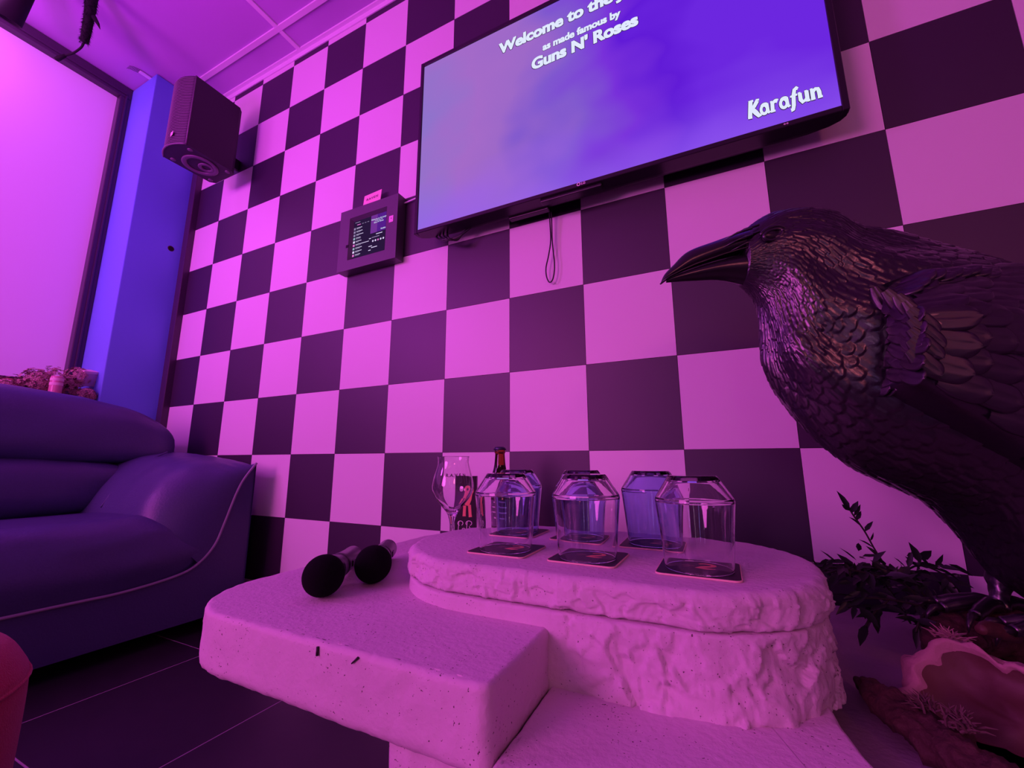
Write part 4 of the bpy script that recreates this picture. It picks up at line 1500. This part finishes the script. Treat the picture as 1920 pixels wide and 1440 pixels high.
for sgn in (-1, 1):
    npn, nqn = 40, 26
    verts, faces = [], []
    for i in range(npn + 1):
        for j in range(nqn + 1):
            q = -0.14 + 1.26 * j / nqn
            v = wing_pt(max(0, i - 1) / (npn - 1), q, sgn)
            if i == 0:                                    # lip turned in towards the breast
                v = v + Vector((0.012, -sgn * 0.060, 0))
            verts.append(v)
    n1 = nqn + 1
    for i in range(npn):
        for j in range(nqn):
            f = (i * n1 + j, (i + 1) * n1 + j, (i + 1) * n1 + j + 1, i * n1 + j + 1)
            faces.append(f if sgn < 0 else f[::-1])
    wing = mesh_obj('wing', verts, faces, RAVEN, raven, True)
    if sgn > 0:
        continue                                          # the far wing is plain, nothing shows of it
    random.seed(12)
    for r in range(12, -1, -1):
        p = 0.015 + 0.076 * r
        hgt = (wing_pt(p, 0, sgn) - wing_pt(p, 1, sgn)).length
        nq = max(3, int(round(hgt / 0.030)))
        for c in range(nq):
            q = (c + (0.62 if r % 2 else 0.14)) / nq + random.uniform(-0.02, 0.02)
            if q > 0.98:
                continue
            p0 = wing_pt(p, q, sgn)
            dp = wing_pt(min(1, p + 0.03), q, sgn) - p0
            dq = wing_pt(p, q + 0.03, sgn) - p0
            nr = dp.cross(dq)
            if nr.y > 0:
                nr = -nr
            dirn = dp.normalized() + Vector((0.6, 0, -0.14)) + dq.normalized() * random.uniform(-0.12, 0.10)
            ln = 0.060 + 0.016 * p + random.uniform(-0.006, 0.006)
            place_feather(FM, wing, p0 + nr.normalized() * 0.004, dirn, nr, ln, 0.047 + 0.008 * p)
    for m_ in range(2, -1, -1):                           # small scales running up the lip from the breast
        for k in range(9):
            q = -0.02 + 0.125 * (k + 0.5 * (m_ % 2)) + random.uniform(-0.03, 0.03)
            p1 = wing_pt(0.0, q, sgn)
            p0 = p1 + Vector((0.012, 0.060, 0)) * (1.05 - 0.42 * m_) + Vector((-0.005, 0, 0.006))
            place_feather(FM, wing, p0, Vector((random.uniform(-0.15, 0.1), -1, -0.55 + random.uniform(-0.3, 0.3))), Vector((-1, -0.15, 0.25)), random.uniform(0.030, 0.044), random.uniform(0.026, 0.040))
    # narrow feathers folding down over the front of the wing
    for k in range(9):
        p0 = wing_pt(0.0, 0.0 + 0.105 * k, sgn, 0.010)
        place_feather(FM, wing, p0 + Vector((-0.010, 0, 0.012)), Vector((0.42 + 0.05 * k + random.uniform(-0.2, 0.2), -0.06, -1)), Vector((-0.45, -1, 0.0)), random.uniform(0.034, 0.052), random.uniform(0.020, 0.030))
    # ridge of small feathers along the leading edge
    for k in range(26):
        p = 0.02 + 0.037 * k
        p0 = wing_pt(min(p, 0.97), -0.01, sgn, 0.004)
        dp = wing_pt(min(1, p + 0.03), 0.0, sgn) - p0
        place_feather(FM, wing, p0, dp + Vector((0, 0, random.uniform(-0.004, 0.001))), Vector((0, -0.8, 0.6)), 0.050, 0.035)
    for k in range(6):                                    # flight feathers below the coverts
        p0 = wing_pt(0.42 + 0.08 * k, 0.99, sgn, -0.012)
        place_feather(FML, wing, p0, Vector((1, 0.02, -0.62 + 0.03 * k)), Vector((0, -1, 0.1)), 0.24, 0.20)
# tail
for k in range(5):
    place_feather(FML, raven, rl(0.885 + 0.005 * k, -0.04 + 0.02 * k, -0.17), Vector((0.75, 0.05 * (k - 2), -0.55)), Vector((-0.4, -0.3, 0.8)), 0.18, 0.16)
# legs, toes and claws
for sgn, sx in ((-1, 0.085), (1, 0.080)):
    y0 = sgn * 0.045
    lump('leg', [rl(0.745 + sx, y0, -0.075), rl(0.715 + sx, y0, -0.135), rl(0.690 + sx, y0, -0.180), rl(0.676 + sx, y0, -0.222), rl(0.668 + sx, y0, -0.250)],
         [0.052, 0.040, 0.026, 0.014, 0.013], RAVEN, raven, 0.35, 55, 1.0, 30, 10)
    for k, (dx, dy) in enumerate(((-0.070, -0.030), (-0.085, 0.004), (-0.066, 0.034), (0.050, 0.0))):
        c0 = rl(0.668 + sx, y0, -0.248)
        e = c0 + Vector((dx, dy, -0.004))
        tube('toe', smooth_prof([tuple(c0), tuple(c0.lerp(e, 0.35) + Vector((0, 0, 0.007))), tuple(c0.lerp(e, 0.7) + Vector((0, 0, 0.004))), tuple(e)], 4), [0.0105] * 5 + [0.0095] * 5 + [0.008] * 3, RAVEN, raven, 8)
        d = (e - c0).normalized()
        tube('claw', [e, e + d * 0.012 + Vector((0, 0, 0.001)), e + d * 0.022 + Vector((0, 0, -0.008)), e + d * 0.026 + Vector((0, 0, -0.018))], [0.006, 0.005, 0.003, 0.0006], BLACKP, raven, 8)

# ------------------------------------------------------------------ driftwood, agate, bark, plant around the raven
def at_origin(o):
    """move the object origin to the middle of its base"""
    me_ = o.data
    co = np.empty(len(me_.vertices) * 3, np.float32)
    me_.vertices.foreach_get('co', co)
    co = co.reshape(-1, 3)
    c = Vector((float(co[:, 0].mean()), float(co[:, 1].mean()), float(co[:, 2].min())))
    me_.transform(Matrix.Translation(-c))
    o.location = o.location + c
    return o


drift = lump('driftwood', [(0.835, -0.315, -0.295), (0.875, -0.26, -0.292), (0.93, -0.23, -0.292), (1.00, -0.19, -0.292), (1.09, -0.15, -0.295)],
             [0.016, 0.027, 0.032, 0.033, 0.028], BARK, None, 0.5, 45, 1.0, 36, 12, -0.3246)
tag(at_origin(drift), 'dark knobbly driftwood perch under the raven feet', 'driftwood')

# agate: shell with a pale crusty rim, brown hollow face turned to the room
GC = Vector((0.840, -0.505, -0.296))
gn = Vector((-0.42, -0.62, 0.75)).normalized()
gq = gn.to_track_quat('Z', 'Y').to_matrix()
agate = thing('agate', 'big brown agate with pale crusty rim below the raven', 'rock', GC)


def disc_rings(rings, n, m, name, amp, parent, seed, cap=True):
    verts, faces = [], []
    rings = [(r * 0.70, z * 0.70) for r, z in rings]
    for (r, z) in rings:
        for k in range(n):
            a = 2 * PI * k / n
            lob = 1 + 0.10 * math.sin(2 * a + seed) + 0.06 * math.sin(5 * a + 2 * seed) + 0.10 * noise.noise(Vector((math.cos(a) * 2, math.sin(a) * 2, seed)))
            d = amp * noise.noise(Vector((math.cos(a) * r * 60, math.sin(a) * r * 60, z * 60 + seed)))
            p = Vector(((r * lob + d) * math.cos(a), (r * lob + d) * 0.86 * math.sin(a), z + d))
            q = gq @ p
            q.z = max(q.z, -0.325 + 0.0005 - GC.z)
            verts.append(q)
    for i in range(len(rings) - 1):
        for k in range(n):
            k2 = (k + 1) % n
            faces.append((i * n + k, i * n + k2, (i + 1) * n + k2, (i + 1) * n + k))
    if cap:
        faces.append(tuple((len(rings) - 1) * n + k for k in range(n)))
    return mesh_obj(name, verts, faces, m, parent, True)


disc_rings([(0.112, 0.000), (0.100, -0.012), (0.080, -0.022), (0.055, -0.022), (0.030, -0.016), (0.010, -0.013)], 80, AGATE, 'hollow_face', 0.006, agate, 1.3)
disc_rings([(0.110, -0.004), (0.114, 0.006), (0.121, 0.012), (0.130, 0.009), (0.136, -0.004), (0.138, -0.016)], 120, RIND, 'pale_rim', 0.010, agate, 1.3, False)
disc_rings([(0.137, -0.012), (0.138, -0.035), (0.125, -0.07), (0.095, -0.10), (0.05, -0.115)], 80, BARK, 'rough_back', 0.008, agate, 1.3)

bark = lump('bark', [(0.718, -0.432, -0.312), (0.724, -0.480, -0.304), (0.738, -0.530, -0.303), (0.755, -0.578, -0.303), (0.775, -0.625, -0.304), (0.80, -0.69, -0.308)],
            [0.006, 0.015, 0.020, 0.022, 0.022, 0.016], BARK, None, 0.7, 55, 0.85, 40, 14)
for v in bark.data.vertices:
    v.co.z = max(v.co.z, -0.3246)
tag(at_origin(bark), 'long rough piece of brown bark lying before the agate', 'bark')


def tuft(name, c, r, nblade, m, parent=None):
    V, F = [], []
    for _ in range(nblade):
        d = Vector((random.gauss(0, 1), random.gauss(0, 1), abs(random.gauss(0, 1)))).normalized()
        p0 = Vector(c) + Vector((random.gauss(0, r * 0.35), random.gauss(0, r * 0.35), random.uniform(0, r * 0.2)))
        v, f = tube_geo([p0, p0 + d * r * 0.5 + Vector((0, 0, r * 0.1)), p0 + d * r + Vector((random.uniform(-.2, .2) * r, random.uniform(-.2, .2) * r, 0))], [r * 0.09, r * 0.07, r * 0.02], 4)
        F += [tuple(i + len(V) for i in q) for q in f]
        V += v
    return mesh_obj(name, V, F, m, parent)


random.seed(21)
for k, (c, r, lb) in enumerate((((0.752, -0.538, -0.286), 0.013, 'pale dry moss tuft on the bark, the one nearer its tip'), ((0.768, -0.572, -0.284), 0.016, 'pale dry moss tuft on the bark, the one further from its tip'),
                            ((0.845, -0.345, -0.272), 0.016, 'pale moss tuft on the driftwood under the raven claws'))):
    o = tuft('moss_tuft', c, r, 60, MOSS if k < 2 else RIND)
    tag(at_origin(o), lb, 'moss')

stick = lump('stick', [(0.868, -0.372, -0.246), (0.885, -0.350, -0.250), (0.905, -0.330, -0.258), (0.925, -0.312, -0.268)], [0.006, 0.010, 0.010, 0.006], AGATE, None, 0.2, 60, 1.0, 14)
tag(at_origin(stick), 'short reddish stick lying across the driftwood', 'stick')

# trailing plant
plant = thing('trailing_plant', 'dark leafy trailing plant spilling between oval slab and raven', 'plant', (0.80, -0.25, -0.325))
PO = Vector((0.80, -0.25, -0.325))


def pl(s, y, z):
    return R0 + RX * s + RY * (0.10 + y) + Vector((0, 0, z)) - PO


lv = [(0, 0, 0), (0.30, 0.16, 0.02), (0.62, 0.13, 0.0), (1.0, 0, -0.10), (0.62, -0.13, 0.0), (0.30, -0.16, 0.02), (0.32, 0, -0.04), (0.65, 0, -0.06)]
lf = [(0, 1, 6), (0, 6, 5), (1, 2, 7, 6), (6, 7, 4, 5), (2, 3, 7), (7, 3, 4)]
LM = bpy.data.meshes.new('leaf')
LM.from_pydata(lv, [], lf)
LM.materials.append(LEAF)
LM.polygons.foreach_set('use_smooth', [True] * len(LM.polygons))


def leaf(p, d, up, L, wd=1.0):
    d = d.normalized()
    up = (up - d * up.dot(d))
    up = up.normalized() if up.length > 1e-4 else Vector((0, 0, 1))
    s_ = up.cross(d)
    o = bpy.data.objects.new('leaf', LM)
    o.matrix_basis = Matrix((Vector((d.x * L, s_.x * L * wd, up.x * L, p.x)), Vector((d.y * L, s_.y * L * wd, up.y * L, p.y)), Vector((d.z * L, s_.z * L * wd, up.z * L, p.z)), Vector((0, 0, 0, 1))))
    return link(o, plant)


random.seed(31)
stems = [
    [(0.72, 0.02, -0.30), (0.66, 0.0, -0.235), (0.60, -0.01, -0.215), (0.55, -0.015, -0.205), (0.515, -0.02, -0.210)],
    [(0.74, 0.03, -0.30), (0.68, 0.02, -0.225), (0.63, 0.02, -0.212), (0.57, 0.01, -0.212)],
    [(0.72, 0.01, -0.31), (0.67, -0.02, -0.265), (0.61, -0.03, -0.248), (0.56, -0.03, -0.245), (0.535, -0.03, -0.258)],
    [(0.70, 0.05, -0.31), (0.66, 0.05, -0.24), (0.60, 0.05, -0.22), (0.54, 0.04, -0.215)],
    [(0.64, 0.0, -0.222), (0.617, 0.0, -0.180), (0.603, 0.0, -0.148), (0.588, 0.0, -0.122), (0.583, 0.0, -0.112)],
    [(0.68, 0.03, -0.225), (0.72, 0.04, -0.212), (0.76, 0.04, -0.225), (0.79, 0.04, -0.26)],
    [(0.60, -0.03, -0.248), (0.57, -0.035, -0.265), (0.553, -0.035, -0.285)],
    [(0.66, -0.03, -0.262), (0.63, -0.045, -0.275), (0.618, -0.05, -0.287)],
]
for k, st in enumerate(stems):
    pts = smooth_prof([tuple(pl(*p)) for p in st], 6)
    tube('stem', pts, 0.0016 if k != 4 else 0.0013, STEM, plant, 6)
    nl = {4: 11, 6: 6, 7: 6}.get(k, 44)
    for i in range(nl):
        t = random.random() if k != 4 else (i + 0.5) / nl
        j = min(int(t * (len(pts) - 1)), len(pts) - 2)
        p0 = Vector(pts[j])
        d0 = (Vector(pts[j + 1]) - p0).normalized()
        if k == 4:
            d = d0 * 0.8 + RX * random.choice((-0.45, 0.9)) + Vector((0, 0, random.uniform(-0.2, 0.2))) + RY * random.uniform(-0.3, 0.3)
            L = random.uniform(0.016, 0.028)
        elif k in (6, 7):
            d = d0 * 0.5 + Vector((0, 0, -0.9)) + RX * random.uniform(-0.5, 0.5) + RY * random.uniform(-0.4, 0.2)
            L = random.uniform(0.028, 0.040)
        else:
            d = d0 * 0.7 + RX * random.gauss(0, 0.7) + RY * random.gauss(0, 0.7) + Vector((0, 0, random.gauss(-0.05, 0.45)))
            L = random.uniform(0.020, 0.038)
            p0 = p0 + Vector((random.gauss(0, .008), random.gauss(0, .008), random.gauss(0, 0.012)))
        leaf(p0, d, Vector((random.gauss(0, .5), random.gauss(-0.5, .5), 1)), L, random.uniform(0.8, 1.3))
leaf(pl(0.583, 0, -0.113), Vector((-0.012, 0, 0.030)), RY * -1, 0.036, 0.9)
leaf(pl(0.690, 0.0, -0.200), Vector((-0.010, 0, 0.036)), RY * -1, 0.036, 1.2)
leaf(pl(0.712, 0.0, -0.205), Vector((0.016, 0, 0.022)), RY * -1, 0.026, 1.1)

# ------------------------------------------------------------------ things on the window ledge
LZ = 0.235
ledge_planter = thing('planter', 'low terracotta trough on the window ledge behind the sofa', 'planter', (-2.235, -0.70, LZ))
bm = box_bm(-0.045, 0.045, -0.24, 0.24, 0.0, 0.098, 0.004)
bm_obj('trough', bm, mat('terracotta', (0.45, 0.15, 0.10), 0.8), ledge_planter)
box('soil', -0.040, 0.040, -0.235, 0.235, 0.0985, 0.100, BARK, ledge_planter)
random.seed(5)
hyd = thing('dried_hydrangea', 'bunch of dried pinkish hydrangea heads lying along the window ledge', 'flowers', (-2.10, -0.40, LZ))
HO = Vector((-2.10, -0.40, LZ))
heads = [(-2.12, -0.52, 0.285, 0.058), (-2.08, -0.46, 0.315, 0.060), (-2.13, -0.40, 0.335, 0.066), (-2.07, -0.375, 0.300, 0.062), (-2.10, -0.325, 0.360, 0.048), (-2.06, -0.30, 0.275, 0.040), (-2.15, -0.59, 0.270, 0.048), (-2.06, -0.55, 0.270, 0.040)]
for hi, (hx, hy, hz, hr) in enumerate(heads):
    hx += 0.005
    V, F = [], []
    for _ in range(150):
        d = Vector((random.gauss(0, 1), random.gauss(0, 1), random.gauss(0, 1))).normalized()
        c = Vector((hx, hy, max(hz, LZ + 0.02))) + d * hr * random.uniform(0.72, 1.0)
        c.z = max(c.z, LZ + 0.004)
        a = d.cross(Vector((0.3, 0.2, 1))).normalized()
        b = d.cross(a)
        s_ = random.uniform(0.006, 0.011)
        ro = random.random() * PI
        for q in range(4):
            an = ro + q * PI / 2
            u = a * math.cos(an) + b * math.sin(an)
            w = a * -math.sin(an) + b * math.cos(an)
            k = len(V)
            V += [c - HO, c + u * s_ * 0.7 + w * s_ * 0.5 + d * s_ * 0.3 - HO, c + u * s_ * 1.25 + d * s_ * 0.1 - HO, c + u * s_ * 0.7 - w * s_ * 0.5 + d * s_ * 0.3 - HO]
            F.append((k, k + 1, k + 2, k + 3))
    mesh_obj('flower_head', V, F, FLOWER if hi % 3 else FLOWERD, hyd)['kind'] = 'stuff'
    tube('stem', [Vector((hx, hy, hz)) - HO, Vector((hx + 0.03, hy - 0.08, LZ + 0.012)) - HO, Vector((hx + 0.04, hy - 0.15, LZ + 0.006)) - HO], 0.003, STEM, hyd, 6)
gbx = thing('gift_box', 'small pale carton tilted among dried flowers next to the blue column', 'box', (-2.11, -0.295, 0.330), rot=(0.1, 0.25, 0.35))
box('carton', -0.03, 0.03, -0.035, 0.035, 0.0, 0.070, mat('carton', (0.55, 0.38, 0.46), 0.7), gbx, 0.002)
box('lid_flap', -0.031, 0.031, -0.036, 0.036, 0.060, 0.073, PAPER, gbx, 0.002)
cnd = thing('candle_jar', 'small candle jar with two bright bands in front of dried hydrangea', 'candle', (-2.00, -0.418, LZ))
lathe('jar', [(0, 0), (0.020, 0), (0.021, 0.004), (0.021, 0.10), (0.019, 0.105), (0, 0.105)], mat('jar_pink', (0.60, 0.25, 0.32), 0.25), cnd, 24)
for z in (0.070, 0.090):
    lathe('band', [(0.0214, z - 0.006), (0.0218, z), (0.0214, z + 0.006)], PAPER, cnd, 24)

# ------------------------------------------------------------------ fittings hanging from the ceiling at the window
spot = thing('ceiling_spotlight', 'black cylindrical spotlight hanging from the ceiling over the window', 'spotlight', (-1.90, -0.785, CZ))
ax = Vector((0.40, 0.03, 0.83)).normalized()
p0 = Vector((-1.946, -0.783, 1.787)) - Vector((-1.90, -0.785, CZ))
q = ax.to_track_quat('Z', 'X').to_euler()
lathe('can', [(0, 0.018), (0.034, 0.016), (0.036, 0.0), (0.038, 0.0), (0.0385, 0.17), (0.030, 0.185), (0, 0.187)], BLACKM, spot, 32, loc=p0, rot=q)
lathe('lens', [(0, 0.012), (0.033, 0.012)], BLACKP, spot, 32, loc=p0, rot=q)
tube('stem', [p0 + ax * 0.18, p0 + ax * 0.21 + Vector((0, 0, 0.02)), Vector((p0.x + 0.10, p0.y + 0.01, -0.004))], 0.010, BLACKM, spot, 10)
lathe('rose', [(0, -0.006), (0.035, -0.006), (0.04, 0.0), (0, 0.0)], BLACKM, spot, 24, loc=(p0.x + 0.10, p0.y + 0.01, 0))

gar = thing('fuzzy_garland', 'dark fuzzy garland hanging from the ceiling and thinning to a cord', 'garland', (-1.735, -0.620, CZ))
GO = Vector((-1.735, -0.620, CZ))
gp = [(-1.735, -0.62, 2.058), (-1.752, -0.616, 1.978), (-1.765, -0.61, 1.92), (-1.781, -0.604, 1.851), (-1.797, -0.600, 1.795)]
gs = [tuple(Vector(p) - GO) for p in smooth_prof(gp, 8)]
ng = len(gs)
tube('core', gs, [0.022 - 0.008 * i / ng for i in range(ng)], BLACKM, gar, 10)
V, F = [], []
for i in range(900):
    t = random.random()
    c = Vector(gs[min(int(t * (ng - 1)), ng - 1)])
    a = random.random() * 2 * PI
    d = Vector((math.cos(a), math.sin(a), random.uniform(-0.7, 0.1))).normalized()
    r = 0.021 - 0.007 * t
    k = len(V)
    p1 = c + d * r
    w = d.cross(Vector((0, 0, 1))) * 0.0015
    V += [p1 + w, p1 - w, p1 + d * random.uniform(0.004, 0.011) + Vector((0, 0, -0.006))]
    F.append((k, k + 1, k + 2))
mesh_obj('fibres', V, F, BLACKM, gar)['kind'] = 'stuff'
tube('thorn', [Vector((-1.745, -0.60, 1.90)) - GO, Vector((-1.728, -0.588, 1.868)) - GO, Vector((-1.722, -0.58, 1.845)) - GO], [0.010, 0.006, 0.0008], BLACKM, gar, 8)
cd = [tuple(Vector(p) - GO) for p in smooth_prof([(-1.797, -0.600, 1.795), (-1.812, -0.602, 1.772), (-1.845, -0.613, 1.748), (-1.882, -0.629, 1.735), (-1.915, -0.641, 1.722)], 6)]
tube('cord', cd, 0.0042, BLACKM, gar, 8)
tube('cord_end', [cd[-8], cd[-4], cd[-1]], [0.006, 0.010, 0.009], BLACKM, gar, 8)

# ------------------------------------------------------------------ red pouf at the near left
pf = thing('red_pouf', 'round red velvet pouf close to the lens at the sofa side', 'pouf', (-0.455, -1.047, FZ))
pr = [(0, 0.0), (0.18, 0.0), (0.192, 0.01), (0.196, 0.05), (0.199, 0.16), (0.198, 0.26), (0.190, 0.290), (0.165, 0.322), (0.12, 0.338), (0.06, 0.344), (0, 0.345)]
lathe('cushion', smooth_prof(pr, 4), RED, pf, 64)
tube('seam', [(0.1975 * math.cos(a), 0.1975 * math.sin(a), 0.27) for a in np.linspace(0, 2 * PI, 65)], 0.003, RED, pf, 6)

# ------------------------------------------------------------------ light tubes and a string of bulbs on the wall behind the camera (they show as streaks in the glasses)
tube_cols = [(1.0, 0.35, 1.0), (0.35, 0.25, 1.0), (1.0, 0.5, 0.9), (0.5, 0.3, 1.0)]
for k, x in enumerate((-1.1, -0.1, 0.9, 2.1)):
    t = thing('light_tube', ('pink', 'blue', 'rose', 'violet')[k] + ' upright light tube on the wall behind the camera, mirrored in the glasses', 'lamp', (x, YF + 0.03, 0.0), group='light tubes on the far wall')
    lathe('tube', [(0, 0), (0.012, 0), (0.012, 1.3), (0, 1.3)], emit('tube_light_%s' % 'abcd'[k], tube_cols[k], 14.0), t, 16)
    box('holder', -0.025, 0.025, -0.03, 0.0, 0.62, 0.68, BLACKM, t)
sl = thing('string_light', 'string of small warm bulbs high on the wall behind the camera', 'lamp', (0.6, YF + 0.06, 1.65))
bulb_pos = [(-1.2 + 0.3 * k, 0.0, -0.05 * math.sin(k * 1.7)) for k in range(9)]
for p in bulb_pos:
    lathe('bulb', [(0, -0.035), (0.018, -0.030), (0.026, -0.012), (0.022, 0.006), (0.010, 0.018), (0, 0.018)], emit('warm_bulb', (1.0, 0.45, 0.18), 20.0), sl, 14, loc=p)
    lathe('socket', [(0, 0.017), (0.011, 0.017), (0.011, 0.045), (0, 0.045)], BLACKM, sl, 12, loc=p)
tube('wire', [(x, 0, z + 0.045) for x, y, z in bulb_pos], 0.003, BLACKM, sl, 6)
